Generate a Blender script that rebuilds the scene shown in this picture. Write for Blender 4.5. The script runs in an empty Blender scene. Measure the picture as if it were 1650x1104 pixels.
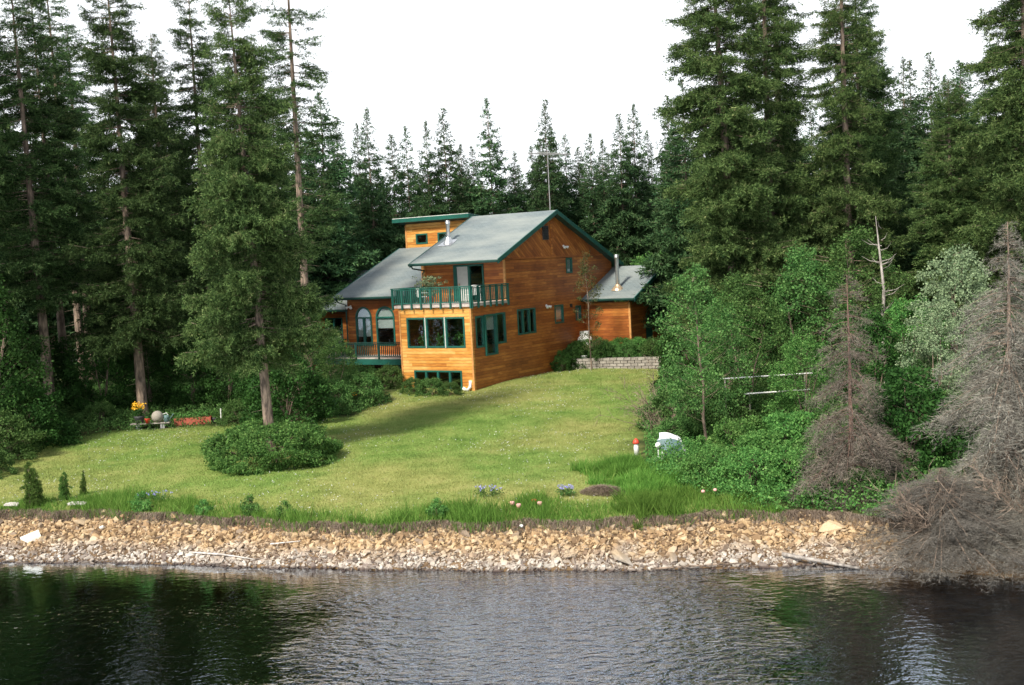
import bpy, bmesh, math, random
import numpy as np
from mathutils import Vector, Matrix
D = bpy.data; SC = bpy.context.scene; COL = SC.collection
R = math.radians
rng = np.random.default_rng(7); random.seed(7)

# ------------------------------------------------------------------ camera
cam = D.objects.new('camera', D.cameras.new('camera')); COL.objects.link(cam)
cam.data.sensor_width = 36; cam.data.lens = 1926 / 1650 * 36
cam.data.clip_start = .5; cam.data.clip_end = 3000
cam.matrix_world = Matrix.Translation((0, 0, 9)) @ Matrix.Rotation(R(90) - math.atan(131 / 1926), 4, 'X') @ Matrix.Rotation(-R(2.9), 4, 'Z')
SC.camera = cam
# ------------------------------------------------------------------ light
SUN_EL = 44; SD = Vector((-.57, -.822))          # towards the sun, on the ground plane
w = D.worlds.new('World'); SC.world = w; w.use_nodes = True
nt = w.node_tree; nt.nodes.clear()
def wn(t, **k):
    n = nt.nodes.new(t)
    for a, b in k.items(): setattr(n, a, b)
    return n
sky = wn('ShaderNodeTexSky', sky_type='NISHITA', sun_disc=False, sun_elevation=R(SUN_EL), sun_rotation=math.atan2(SD.x, SD.y), dust_density=2.0, air_density=1.0)
bg1 = wn('ShaderNodeBackground'); bg1.inputs[1].default_value = .11
nt.links.new(sky.outputs[0], bg1.inputs[0])
bg2 = wn('ShaderNodeBackground'); bg2.inputs[0].default_value = (.93, .96, 1, 1); bg2.inputs[1].default_value = 1.4
tc = wn('ShaderNodeTexCoord'); mp = wn('ShaderNodeMapping'); mp.inputs[3].default_value = (1, 1, 2.5)
nz = wn('ShaderNodeTexNoise'); nz.inputs['Scale'].default_value = 1.6; nz.inputs['Detail'].default_value = 5
cr = wn('ShaderNodeValToRGB'); cr.color_ramp.elements[0].position = .32; cr.color_ramp.elements[1].position = .52
cr.color_ramp.elements[0].color = (.8, .8, .8, 1)
mx = wn('ShaderNodeMixShader'); wo = wn('ShaderNodeOutputWorld')
L = nt.links.new
L(tc.outputs['Generated'], mp.inputs[0]); L(mp.outputs[0], nz.inputs[0]); L(nz.outputs[0], cr.inputs[0]); 
sxz = wn('ShaderNodeSeparateXYZ'); mrz = wn('ShaderNodeMapRange'); L(tc.outputs['Generated'], sxz.inputs[0]); L(sxz.outputs[2], mrz.inputs[0])
for i_, v__ in ((1, .50), (2, .82), (3, 1.0), (4, .04)): mrz.inputs[i_].default_value = v__
mlt = wn('ShaderNodeMath', operation='MULTIPLY'); L(cr.outputs[0], mlt.inputs[0]); L(mrz.outputs[0], mlt.inputs[1]); L(mlt.outputs[0], mx.inputs[0])
L(bg1.outputs[0], mx.inputs[1]); L(bg2.outputs[0], mx.inputs[2]); L(mx.outputs[0], wo.inputs[0])
sl = D.lights.new('sun', 'SUN'); sl.energy = 5.0; sl.angle = R(8); sl.color = (1, .93, .80)
sun = D.objects.new('sun', sl); COL.objects.link(sun)
sv = Vector((SD.x * math.cos(R(SUN_EL)), SD.y * math.cos(R(SUN_EL)), math.sin(R(SUN_EL))))
sun.rotation_euler = (-sv).to_track_quat('-Z', 'Y').to_euler()
sun.location = (-20, -30, 40)
vs = SC.view_settings; vs.view_transform = 'Standard'; vs.look = 'None'; vs.exposure = .25; vs.gamma = 1; vs.use_curve_mapping = False
SC.cycles.max_bounces = 6; SC.cycles.transparent_max_bounces = 12; SC.cycles.volume_bounces = 0
SC.cycles.diffuse_bounces = 3; SC.cycles.glossy_bounces = 3

# ------------------------------------------------------------------ materials
def mat(name):
    m = D.materials.new(name); m.use_nodes = True; t = m.node_tree
    p = t.nodes['Principled BSDF']
    return m, t, p
def node(t, typ, ins=None, **k):
    n = t.nodes.new(typ)
    for a, b in k.items(): setattr(n, a, b)
    for a, b in (ins or {}).items():
        if hasattr(b, 'is_output'): t.links.new(b, n.inputs[a])
        else: n.inputs[a].default_value = b
    return n
def ramp(t, fac, *stops):
    n = t.nodes.new('ShaderNodeValToRGB'); e = n.color_ramp.elements
    while len(e) < len(stops): e.new(.5)
    for i, (p, c) in enumerate(stops):
        e[i].position = p; e[i].color = tuple(c) + (1,) if len(c) == 3 else c
    t.links.new(fac, n.inputs[0]); return n.outputs[0]
def mixc(t, f, a, b, mode='MIX'):
    n = t.nodes.new('ShaderNodeMix'); n.data_type = 'RGBA'; n.blend_type = mode
    for s, v in ((0, f), (6, a), (7, b)):
        if hasattr(v, 'is_output'): t.links.new(v, n.inputs[s])
        else: n.inputs[s].default_value = (tuple(v) + (1,) if isinstance(v, tuple) and len(v) == 3 else v)
    return n.outputs[2]
def noise(t, vec, sc, det=3, out=0, **k):
    n = node(t, 'ShaderNodeTexNoise', {'Scale': sc, 'Detail': det}, **k)
    if vec is not None: t.links.new(vec, n.inputs['Vector'])
    return n.outputs[out]
def coord(t, which='Object'): return t.nodes.new('ShaderNodeTexCoord').outputs[which]
def worldpos(t): return t.nodes.new('ShaderNodeNewGeometry').outputs['Position']
def bump(t, p, h, dist=.02, s=1):
    n = node(t, 'ShaderNodeBump', {'Height': h, 'Distance': dist, 'Strength': s}); t.links.new(n.outputs[0], p.inputs['Normal'])
def setc(t, p, c): t.links.new(c, p.inputs['Base Color'])
def plain(name, c, rough=.6, metal=0, var=.25, sc=6):
    m, t, p = mat(name); v = coord(t)
    n = noise(t, v, sc, 4)
    d = tuple(x * (1 - var) for x in c); b = tuple(min(1, x * (1 + var)) for x in c)
    setc(t, p, ramp(t, n, (.3, d), (.7, b)))
    p.inputs['Roughness'].default_value = rough; p.inputs['Metallic'].default_value = metal
    return m
def leafy(name, dark, light, warm=None, trans=.3, clump=1.2, rough=.55):
    m, t, p = mat(name)
    isl = t.nodes.new('ShaderNodeNewGeometry').outputs['Random Per Island']
    n = noise(t, coord(t), clump, 2)
    f = node(t, 'ShaderNodeMath', {0: isl, 1: n}, operation='ADD')
    f2 = node(t, 'ShaderNodeMath', {0: f.outputs[0], 1: .5}, operation='MULTIPLY').outputs[0]
    stops = [(.25, dark), (.72, light)]
    if warm: stops.append((.86, warm))
    c = ramp(t, f2, *stops)
    oi = t.nodes.new('ShaderNodeObjectInfo').outputs['Random']
    hs = node(t, 'ShaderNodeHueSaturation', {'Color': c})
    mr = node(t, 'ShaderNodeMapRange', {'Value': oi, 'To Min': .78, 'To Max': 1.2}); t.links.new(mr.outputs[0], hs.inputs['Value'])
    mr2 = node(t, 'ShaderNodeMapRange', {'Value': oi, 'To Min': .485, 'To Max': .51}); t.links.new(mr2.outputs[0], hs.inputs['Hue'])
    t.links.new(hs.outputs[0], p.inputs['Base Color']); p.inputs['Roughness'].default_value = rough
    p.inputs['Specular IOR Level'].default_value = .06
    if trans:
        tr = node(t, 'ShaderNodeBsdfTranslucent', {'Color': hs.outputs[0]})
        ms = node(t, 'ShaderNodeMixShader', {0: trans, 1: p.outputs[0], 2: tr.outputs[0]})
        t.links.new(ms.outputs[0], t.nodes['Material Output'].inputs[0])
    return m
M = {}
M['needles'] = leafy('needles', (.009, .028, .010), (.095, .17, .056), (.19, .22, .10), .15, 1.4)
M['needles_olive'] = leafy('needles_olive', (.011, .032, .010), (.125, .19, .060), (.26, .26, .12), .15, 1.2)
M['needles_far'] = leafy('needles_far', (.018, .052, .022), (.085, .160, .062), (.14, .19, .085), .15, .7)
M['needles_young'] = leafy('needles_young', (.04, .09, .02), (.12, .22, .05), None, .25, 4)
M['dead_twigs'] = leafy('dead_twigs', (.085, .075, .062), (.22, .19, .158), (.27, .19, .13), 0, .9)
M['dead_grey'] = leafy('dead_grey', (.085, .080, .070), (.26, .245, .212), (.28, .22, .16), 0, .6)
M['leaf_green'] = leafy('leaf_green', (.032, .09, .024), (.13, .245, .07), (.25, .35, .13), .32, 1.5)
M['leaf_bright'] = leafy('leaf_bright', (.045, .14, .035), (.16, .33, .085), (.29, .42, .14), .38, 1.5)
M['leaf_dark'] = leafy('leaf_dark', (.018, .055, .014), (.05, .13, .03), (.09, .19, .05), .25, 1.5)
M['leaf_silver'] = leafy('leaf_silver', (.10, .15, .08), (.27, .34, .19), (.40, .46, .30), .25, 1.2)
M['leaf_rusty'] = leafy('leaf_rusty', (.05, .08, .03), (.14, .15, .06), (.25, .14, .08), .25, 2)
M['grass'] = leafy('grass', (.07, .17, .028), (.18, .34, .065), (.34, .40, .13), .4, .6)
M['dry_grass'] = leafy('dry_grass', (.15, .115, .085), (.38, .31, .235), (.42, .38, .24), .2, .9)
def bark(name, a, b):
    m, t, p = mat(name); v = coord(t)
    mp_ = node(t, 'ShaderNodeMapping', {'Vector': v, 'Scale': (1, 1, .25)}).outputs[0]
    n = noise(t, mp_, 9, 5)
    setc(t, p, ramp(t, n, (.35, a), (.65, b))); p.inputs['Roughness'].default_value = .9
    bump(t, p, n, .03); return m
M['bark'] = bark('bark', (.07, .052, .04), (.29, .215, .16))
M['bark_red'] = bark('bark_red', (.08, .05, .04), (.21, .125, .095))
M['bark_grey'] = bark('bark_grey', (.16, .14, .125), (.42, .38, .34))
M['driftwood'] = bark('driftwood', (.35, .32, .29), (.65, .62, .58))
def siding(name, axis='Z', diag=0, light=0):
    m, t, p = mat(name); v = coord(t)
    if diag: v = node(t, 'ShaderNodeMapping', {'Vector': v, 'Rotation': (diag, 0, 0)}).outputs[0]
    s = node(t, 'ShaderNodeSeparateXYZ', {0: v})
    hd = node(t, 'ShaderNodeMath', {0: s.outputs[2], 1: 1 / .17}, operation='MULTIPLY').outputs[0]
    row = node(t, 'ShaderNodeMath', {0: hd}, operation='FLOOR').outputs[0]
    fr = node(t, 'ShaderNodeMath', {0: hd}, operation='FRACT').outputs[0]
    al = node(t, 'ShaderNodeMath', {0: s.outputs[0], 1: s.outputs[1]}, operation='ADD').outputs[0]
    off = node(t, 'ShaderNodeTexWhiteNoise', {'W': row}, noise_dimensions='1D').outputs[0]
    o2 = node(t, 'ShaderNodeMath', {0: off, 1: 3.1, 2: al}, operation='MULTIPLY_ADD').outputs[0]
    seg = node(t, 'ShaderNodeMath', {0: o2, 1: .42}, operation='MULTIPLY').outputs[0]
    seg = node(t, 'ShaderNodeMath', {0: seg}, operation='FLOOR').outputs[0]
    cv = node(t, 'ShaderNodeCombineXYZ', {0: row, 1: seg}).outputs[0]
    wn_ = node(t, 'ShaderNodeTexWhiteNoise', {'Vector': cv}, noise_dimensions='3D').outputs[0]
    sv_ = node(t, 'ShaderNodeMapping', {'Vector': v, 'Scale': (1, 1, 7)}).outputs[0]
    grain = noise(t, sv_, 2.2, 5)
    big = ramp(t, noise(t, v, .55, 4), (.34, (0, 0, 0)), (.66, (1, 1, 1)))
    a = node(t, 'ShaderNodeMath', {0: wn_, 1: .32}, operation='MULTIPLY').outputs[0]
    a = node(t, 'ShaderNodeMath', {0: grain, 1: .55, 2: a}, operation='MULTIPLY_ADD').outputs[0]
    a = node(t, 'ShaderNodeMath', {0: big, 1: .20, 2: a}, operation='MULTIPLY_ADD').outputs[0]
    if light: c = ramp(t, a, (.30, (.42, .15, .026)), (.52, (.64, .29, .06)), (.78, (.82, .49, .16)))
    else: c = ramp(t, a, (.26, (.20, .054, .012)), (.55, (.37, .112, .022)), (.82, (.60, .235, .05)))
    kn = node(t, 'ShaderNodeTexVoronoi', {'Vector': v, 'Scale': 5.5}).outputs['Distance']
    kf = ramp(t, kn, (.05, (1, 1, 1)), (.085, (0, 0, 0)))
    c = mixc(t, kf, c, (.11, .035, .012))
    gap = ramp(t, fr, (.0, (1, 1, 1)), (.17, (0, 0, 0)))
    c = mixc(t, gap, c, (.12, .04, .012))
    setc(t, p, c); p.inputs['Roughness'].default_value = .5
    bump(t, p, fr, .015); return m
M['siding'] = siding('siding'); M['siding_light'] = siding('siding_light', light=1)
M['siding_diag'] = siding('siding_diag', diag=R(38))
M['teal'] = plain('teal', (.011, .095, .072), .45, 0, .18, 3)
M['teal_dark'] = plain('teal_dark', (.010, .055, .045), .5, 0, .25, 3)
M['trimwood'] = plain('trimwood', (.52, .25, .08), .5)
M['white'] = plain('white', (.78, .78, .76), .4, 0, .06)
M['offwhite'] = plain('offwhite', (.55, .56, .53), .6, 0, .15)
M['black'] = plain('black', (.015, .015, .017), .5)
M['darkgrey'] = plain('darkgrey', (.06, .06, .065), .6)
M['grey'] = plain('grey', (.28, .28, .28), .7)
M['deckboard'] = plain('deckboard', (.42, .37, .34), .8, 0, .25, 4)
M['blind'] = plain('blind', (.46, .48, .46), .8, 0, .06)
M['metal'] = plain('metal', (.62, .63, .64), .35, .85, .1)
M['rustmetal'] = plain('rustmetal', (.55, .42, .28), .45, .6, .3)
M['red'] = plain('red', (.60, .06, .03), .5)
M['redwood'] = plain('redwood', (.36, .085, .05), .7)
M['yellow'] = plain('yellow', (.85, .48, .02), .6, 0, .2)
M['pink'] = plain('pink', (.72, .38, .34), .6, 0, .2)
M['blue'] = plain('blue', (.30, .30, .62), .6, 0, .3)
M['canopy_white'] = plain('canopy_white', (.78, .80, .84), .6, 0, .05)
M['canopy_grey'] = plain('canopy_grey', (.10, .17, .18), .6, 0, .1)
M['wicker'] = plain('wicker', (.30, .27, .23), .9, 0, .5, 60)
M['soil'] = plain('soil', (.06, .045, .03), .95)
m, t, p = mat('glass'); M['glass'] = m
g_ = node(t, 'ShaderNodeBsdfGlossy', {'Color': (.9, .95, 1, 1), 'Roughness': .03}); tr = node(t, 'ShaderNodeBsdfTransparent', {'Color': (.86, .9, .9, 1)})
lw = node(t, 'ShaderNodeLayerWeight', {'Blend': .5}).outputs['Facing']; pw = node(t, 'ShaderNodeMath', {0: lw, 1: 3.0}, operation='POWER').outputs[0]; fr_ = node(t, 'ShaderNodeMath', {0: pw, 1: .8, 2: .07}, operation='MULTIPLY_ADD'); nb = noise(t, coord(t), 1.2, 2)
bn = node(t, 'ShaderNodeBump', {'Height': nb, 'Distance': .02}); t.links.new(bn.outputs[0], g_.inputs['Normal'])
ms = node(t, 'ShaderNodeMixShader', {0: fr_.outputs[0], 1: tr.outputs[0], 2: g_.outputs[0]})
t.links.new(ms.outputs[0], t.nodes['Material Output'].inputs[0])
# shingles
m, t, p = mat('shingles'); M['shingles'] = m; v = coord(t)
br = node(t, 'ShaderNodeTexBrick', {'Vector': node(t, 'ShaderNodeMapping', {'Vector': v, 'Scale': (1, 1, 1)}).outputs[0], 'Scale': 1.0, 'Color1': (.125, .16, .165, 1), 'Color2': (.20, .24, .24, 1), 'Mortar': (.09, .10, .11, 1), 'Mortar Size': .012, 'Brick Width': .33, 'Row Height': .145})
n1 = noise(t, v, 24, 3); n2 = noise(t, node(t, 'ShaderNodeMapping', {'Vector': v, 'Scale': (.5, 1, 1)}).outputs[0], .7, 4)
c = mixc(t, .45, br.outputs[0], ramp(t, n1, (.3, (.09, .125, .14)), (.7, (.26, .31, .325))))
c = mixc(t, ramp(t, n2, (.4, (0, 0, 0)), (.68, (.65, .65, .65))), c, (.31, .335, .31))
setc(t, p, c); p.inputs['Roughness'].default_value = .75; bump(t, p, br.outputs[1], -.01)
# retaining wall blocks
m, t, p = mat('blocks'); M['blocks'] = m; v = coord(t)
n1 = noise(t, v, 8, 5); isl = t.nodes.new('ShaderNodeNewGeometry').outputs['Random Per Island']
c = ramp(t, n1, (.3, (.17, .15, .125)), (.7, (.36, .33, .29))); c = mixc(t, .35, c, ramp(t, isl, (0, (.17, .15, .13)), (1, (.46, .43, .38))))
setc(t, p, c); p.inputs['Roughness'].default_value = .9; bump(t, p, n1, .03)
# rocks
m, t, p = mat('rock'); M['rock'] = m; wp = worldpos(t)
isl = t.nodes.new('ShaderNodeNewGeometry').outputs['Random Per Island']; orn = t.nodes.new('ShaderNodeObjectInfo').outputs['Random']
rr = node(t, 'ShaderNodeMath', {0: isl, 1: orn}, operation='ADD').outputs[0]; rr = node(t, 'ShaderNodeMath', {0: rr}, operation='FRACT').outputs[0]
tan = ramp(t, rr, (0, (.16, .10, .055)), (.3, (.34, .22, .115)), (.6, (.43, .30, .16)), (.85, (.53, .40, .25)), (1, (.22, .165, .12)))
gry = ramp(t, rr, (0, (.17, .13, .11)), (.4, (.34, .29, .245)), (.8, (.48, .43, .37)), (1, (.58, .54, .48)))
zz = node(t, 'ShaderNodeSeparateXYZ', {0: wp}).outputs[2]
nn = noise(t, wp, .8, 3); za = node(t, 'ShaderNodeMath', {0: nn, 1: .7, 2: zz}, operation='MULTIPLY_ADD').outputs[0]
c = mixc(t, ramp(t, za, (.52, (0, 0, 0)), (.86, (1, 1, 1))), gry, tan)
wet = ramp(t, zz, (.03, (1, 1, 1)), (.075, (0, 0, 0)))
c = mixc(t, wet, c, mixc(t, .78, c, (.03, .012, .008)))
n3 = noise(t, coord(t), 7, 5); c = mixc(t, .35, c, mixc(t, 1.0, c, ramp(t, n3, (.3, (.5, .5, .5)), (.7, (1.2, 1.2, 1.2))), 'MULTIPLY'))
setc(t, p, c); p.inputs['Roughness'].default_value = .85; bump(t, p, n3, .02)
m, t, p = mat('pale_rock'); M['pale_rock'] = m; n3 = noise(t, coord(t), 5, 4)
setc(t, p, ramp(t, n3, (.3, (.62, .58, .48)), (.7, (.82, .80, .72)))); p.inputs['Roughness'].default_value = .85
# ground: vertex weights (lawn, bank, bed) choose between the surfaces
m, t, p = mat('ground'); M['ground'] = m; wp = worldpos(t)
at = node(t, 'ShaderNodeAttribute', attribute_name='zone'); sp = node(t, 'ShaderNodeSeparateColor', {0: at.outputs['Color']})
big = noise(t, wp, .16, 4); mid = noise(t, wp, .9, 5); fine = noise(t, wp, 14, 4)
lawn = ramp(t, mid, (.25, (.085, .155, .030)), (.5, (.155, .225, .052)), (.75, (.235, .275, .080)))
yel = ramp(t, mid, (.25, (.145, .165, .045)), (.5, (.24, .255, .075)), (.75, (.33, .32, .12)))
lawn = mixc(t, ramp(t, big, (.42, (0, 0, 0)), (.62, (1, 1, 1))), lawn, yel)
xyz = node(t, 'ShaderNodeSeparateXYZ', {0: wp})
lawn = mixc(t, .35, lawn, mixc(t, 1.0, lawn, ramp(t, fine, (.3, (.7, .72, .7)), (.7, (1.25, 1.22, 1.25))), 'MULTIPLY'))
litter = ramp(t, noise(t, wp, 2.2, 5), (.3, (.022, .028, .012)), (.55, (.05, .07, .022)), (.8, (.11, .085, .045)))
dirt = ramp(t, noise(t, wp, 5, 5), (.3, (.07, .045, .028)), (.7, (.22, .15, .09)))
c = mixc(t, sp.outputs[0], litter, lawn); c = mixc(t, sp.outputs[1], c, dirt)
bedc = ramp(t, noise(t, wp, 3, 5), (.3, (.09, .05, .02)), (.7, (.30, .19, .08)))
c = mixc(t, sp.outputs[2], c, bedc)
setc(t, p, c); p.inputs['Roughness'].default_value = .95; p.inputs['Specular IOR Level'].default_value = .1
bump(t, p, node(t, 'ShaderNodeMath', {0: fine, 1: mid}, operation='ADD').outputs[0], .05)
# water
m, t, p = mat('water'); M['water'] = m; wp = worldpos(t)
mpv = node(t, 'ShaderNodeMapping', {'Vector': wp, 'Rotation': (0, 0, R(24)), 'Scale': (1, 1.5, 1)}).outputs[0]
w1 = noise(t, mpv, 2.4, 3); w1s = node(t, 'ShaderNodeMath', {0: w1, 1: 1.0}, operation='MULTIPLY').outputs[0]
w2 = noise(t, node(t, 'ShaderNodeMapping', {'Vector': wp, 'Rotation': (0, 0, R(-38)), 'Scale': (1, 1.7, 1)}).outputs[0], 4.6, 2)
w3 = noise(t, wp, .35, 2)
sx_ = node(t, 'ShaderNodeSeparateXYZ', {0: wp}); w3m = node(t, 'ShaderNodeMath', {0: w3, 1: 5, 2: -2.5}, operation='MULTIPLY_ADD').outputs[0]
ax_ = node(t, 'ShaderNodeMath', {0: node(t, 'ShaderNodeMath', {0: sx_.outputs[0], 1: w3m}, operation='ADD').outputs[0]}, operation='ABSOLUTE').outputs[0]
gx_ = node(t, 'ShaderNodeMapRange', {'Value': ax_, 'From Min': 6.8, 'From Max': 4.4, 'To Min': .20, 'To Max': 1.0}, interpolation_type='SMOOTHSTEP').outputs[0]
gy_ = node(t, 'ShaderNodeMapRange', {'Value': node(t, 'ShaderNodeMath', {0: sx_.outputs[1], 1: w3m}, operation='ADD').outputs[0], 'From Min': 34.2, 'From Max': 31.8, 'To Min': .35, 'To Max': 1.0}, interpolation_type='SMOOTHSTEP').outputs[0]
amp = node(t, 'ShaderNodeMath', {0: gx_, 1: gy_}, operation='MULTIPLY').outputs[0]
hs_ = node(t, 'ShaderNodeMath', {0: w2, 1: .45, 2: w1s}, operation='MULTIPLY_ADD').outputs[0]
hh = node(t, 'ShaderNodeMath', {0: hs_, 1: amp}, operation='MULTIPLY').outputs[0]
bn = node(t, 'ShaderNodeBump', {'Height': hh, 'Distance': .095, 'Strength': 1.0})
gl = node(t, 'ShaderNodeBsdfGlossy', {'Color': (.80, .88, 1, 1), 'Roughness': .04, 'Normal': bn.outputs[0]})
tr = node(t, 'ShaderNodeBsdfTransparent', {'Color': (.82, .70, .45, 1)})
fr_ = node(t, 'ShaderNodeFresnel', {'IOR': 1.42, 'Normal': bn.outputs[0]})
fr_ = node(t, 'ShaderNodeMath', {0: fr_.outputs[0], 1: 2.3}, operation='MULTIPLY', use_clamp=True)
ms = node(t, 'ShaderNodeMixShader', {0: fr_.outputs[0], 1: tr.outputs[0], 2: gl.outputs[0]})
t.links.new(ms.outputs[0], t.nodes['Material Output'].inputs[0])
va = node(t, 'ShaderNodeVolumeAbsorption', {'Color': (.46, .30, .06, 1), 'Density': 1.3}); t.links.new(va.outputs[0], t.nodes['Material Output'].inputs[1])

# ------------------------------------------------------------------ helpers
def props(o, label=None, cat=None, group=None, kind=None):
    for k, v_ in (('label', label), ('category', cat), ('group', group), ('kind', kind)):
        if v_: o[k] = v_
    return o
def link(name, me, parent=None):
    o = D.objects.new(name, me); COL.objects.link(o)
    if parent: o.parent = parent
    return o
def empty(name, loc=(0, 0, 0), rz=0, label=None, cat=None, group=None):
    o = D.objects.new(name, None); COL.objects.link(o); o.location = loc; o.rotation_euler = (0, 0, rz); o.empty_display_size = .3
    return props(o, label, cat, group)
def npmesh(name, V, F, mats, smooth=False, midx=None):
    """V (n,3), F (k,3) or (k,4)"""
    me = D.meshes.new(name); V = np.asarray(V, np.float32); F = np.asarray(F, np.int32); k, c = F.shape
    me.vertices.add(len(V)); me.vertices.foreach_set('co', V.ravel())
    me.loops.add(k * c); me.loops.foreach_set('vertex_index', F.ravel())
    me.polygons.add(k); me.polygons.foreach_set('loop_start', np.arange(k, dtype=np.int32) * c)
    if midx is not None: me.polygons.foreach_set('material_index', np.asarray(midx, np.int32))
    me.update(calc_edges=True)
    me.polygons.foreach_set('use_smooth', np.full(k, smooth))
    for m_ in (mats if isinstance(mats, (list, tuple)) else [mats]): me.materials.append(m_)
    return me
class MB:
    def __init__(s): s.v = []; s.f = []
    def box(s, a, b):
        x0, x1 = sorted((a[0], b[0])); y0, y1 = sorted((a[1], b[1])); z0, z1 = sorted((a[2], b[2])); n = len(s.v)
        s.v += [(x, y, z) for z in (z0, z1) for y in (y0, y1) for x in (x0, x1)]
        s.f += [tuple(n + i for i in q) for q in ((0, 2, 3, 1), (4, 5, 7, 6), (0, 1, 5, 4), (2, 6, 7, 3), (0, 4, 6, 2), (1, 3, 7, 5))]
        return s
    def prism(s, pts, off):          # polygon pts (3d) extruded by off
        n = len(s.v); k = len(pts); s.v += [tuple(p_) for p_ in pts] + [tuple(p_[i] + off[i] for i in range(3)) for p_ in pts]
        s.f += [tuple(range(n, n + k)), tuple(range(n + 2 * k - 1, n + k - 1, -1))]
        s.f += [(n + i, n + (i + 1) % k, n + k + (i + 1) % k, n + k + i) for i in range(k)]
        return s
    def tube(s, pts, rad, seg=8, cap=True):
        pts = [Vector(p_) for p_ in pts]; rad = rad if isinstance(rad, (list, tuple)) else [rad] * len(pts); n0 = len(s.v)
        ref = Vector((.31, .11, .95)) if abs((pts[-1] - pts[0]).normalized().z) < .9 else Vector((1, .1, 0))
        for i, p_ in enumerate(pts):
            d = (pts[min(i + 1, len(pts) - 1)] - pts[max(i - 1, 0)]).normalized(); a = d.cross(ref).normalized(); b = d.cross(a)
            for k in range(seg):
                an = 2 * math.pi * k / seg; s.v.append(tuple(p_ + (a * math.cos(an) + b * math.sin(an)) * rad[i]))
        for i in range(len(pts) - 1):
            for k in range(seg):
                k2 = (k + 1) % seg; s.f.append((n0 + i * seg + k, n0 + i * seg + k2, n0 + (i + 1) * seg + k2, n0 + (i + 1) * seg + k))
        if cap:
            s.f.append(tuple(n0 + k for k in range(seg - 1, -1, -1))); m_ = n0 + (len(pts) - 1) * seg; s.f.append(tuple(m_ + k for k in range(seg)))
        return s
    def lathe(s, prof, c=(0, 0, 0), seg=16):
        return s.tube([(c[0], c[1], c[2] + z) for r, z in prof], [max(r, .0015) for r, z in prof], seg) if all(prof[i + 1][1] > prof[i][1] for i in range(len(prof) - 1)) else s._l(prof, c, seg)
    def _l(s, prof, c, seg):
        n0 = len(s.v)
        for r, z in prof:
            for k in range(seg):
                an = 2 * math.pi * k / seg; s.v.append((c[0] + r * math.cos(an), c[1] + r * math.sin(an), c[2] + z))
        for i in range(len(prof) - 1):
            for k in range(seg):
                k2 = (k + 1) % seg; s.f.append((n0 + i * seg + k, n0 + i * seg + k2, n0 + (i + 1) * seg + k2, n0 + (i + 1) * seg + k))
        return s
    def ball(s, c, r, seg=12, sq=(1, 1, 1)):
        n = 8; n0 = len(s.v)
        for i in range(n + 1):
            ph = math.pi * i / n
            for k in range(seg):
                an = 2 * math.pi * k / seg; s.v.append((c[0] + r * sq[0] * math.sin(ph) * math.cos(an), c[1] + r * sq[1] * math.sin(ph) * math.sin(an), c[2] - r * sq[2] * math.cos(ph)))
        for i in range(n):
            for k in range(seg):
                k2 = (k + 1) % seg; s.f.append((n0 + i * seg + k, n0 + i * seg + k2, n0 + (i + 1) * seg + k2, n0 + (i + 1) * seg + k))
        return s
    def build(s, name, m_, parent=None, smooth=False, label=None):
        me = D.meshes.new(name); me.from_pydata(s.v, [], s.f); me.materials.append(m_)
        if smooth: me.polygons.foreach_set('use_smooth', [True] * len(me.polygons))
        me.validate(); me.update(); o = link(name, me, parent)
        if label: o['label'] = label
        return o
def unit(v_): return v_ / (np.linalg.norm(v_, axis=-1, keepdims=True) + 1e-9)

# ------------------------------------------------------------------ terrain
SX = [-90, -17, -12.8, -8.5, -4.5, -.3, 4.5, 8.1, 11, 13.1, 90]; SY = [50, 38.7, 37.8, 36.4, 35.3, 34.3, 33.5, 33.3, 32.0, 31.0, 10]
BX = [-90, -18.4, -13.6, -8.8, -5.5, -2.7, .2, 2.9, 5.9, 8.5, 11, 13, 90]; BY = [54, 42.0, 40.7, 38.4, 36.7, 36.4, 35.9, 35.5, 35.9, 35.4, 33.6, 32.5, 12]
def wob(X): return .19 * np.sin(X * 2.1 + 1) + .09 * np.sin(X * 4.7 + .3) + .05 * np.sin(X * 11.3)
def shore(X): return np.interp(X, SX, SY) + .06 * np.sin(X * 1.7) + .04 * np.sin(X * 5.1)
def brink(X): return np.interp(X, BX, BY) + wob(X)
def gh(X, Y):
    X = np.asarray(X, float); Y = np.asarray(Y, float)
    ys, yb = shore(X), brink(X)
    t_ = np.clip((Y - ys) / (yb - ys), 0, 1)
    z = np.where(Y < ys, np.maximum((Y - ys) * .42, -3.6), t_ * .82)
    st = np.clip((Y - yb) / .10, 0, 1); z = z + st * .22
    s_ = Y - yb
    z = z + np.clip(s_, 0, 26) * .043 + np.clip(s_ - 26, 0, 14) * .02
    z = z + np.where(s_ > .1, .035 * np.sin(X * .8 + Y * .5) + .03 * np.sin(X * .37 - Y * .9) + .05 * np.sin(Y * .21 + X * .13), 0) * np.clip(s_, 0, 1)
    z = z + np.clip(X - 9, 0, 14) * .05 * np.clip(s_ / 8, 0, 1)
    # raised bed behind the block wall
    return z
def gz(X, Y): return float(gh(X, Y))
LAWN = np.array([(-30, 47), (-22.5, 47), (-21.5, 52), (-22.6, 57), (-19.6, 57.6), (-14.3, 58.2), (-11, 57.5), (-8.0, 57.6), (-7.0, 60.5), (-6.3, 66), (2.5, 73), (9.5, 71.5), (8.6, 66), (6.9, 58.2), (5.2, 50.4), (4.2, 45.4), (4.0, 41.6), (5.4, 39.0), (7, 36), (7, 30), (-30, 30)])
def inpoly(X, Y, P):
    ins = np.zeros(X.shape, bool); n = len(P)
    for i in range(n):
        x1, y1 = P[i]; x2, y2 = P[(i + 1) % n]
        c_ = ((y1 > Y) != (y2 > Y)) & (X < (x2 - x1) * (Y - y1) / (y2 - y1 + 1e-12) + x1); ins ^= c_
    return ins
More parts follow.
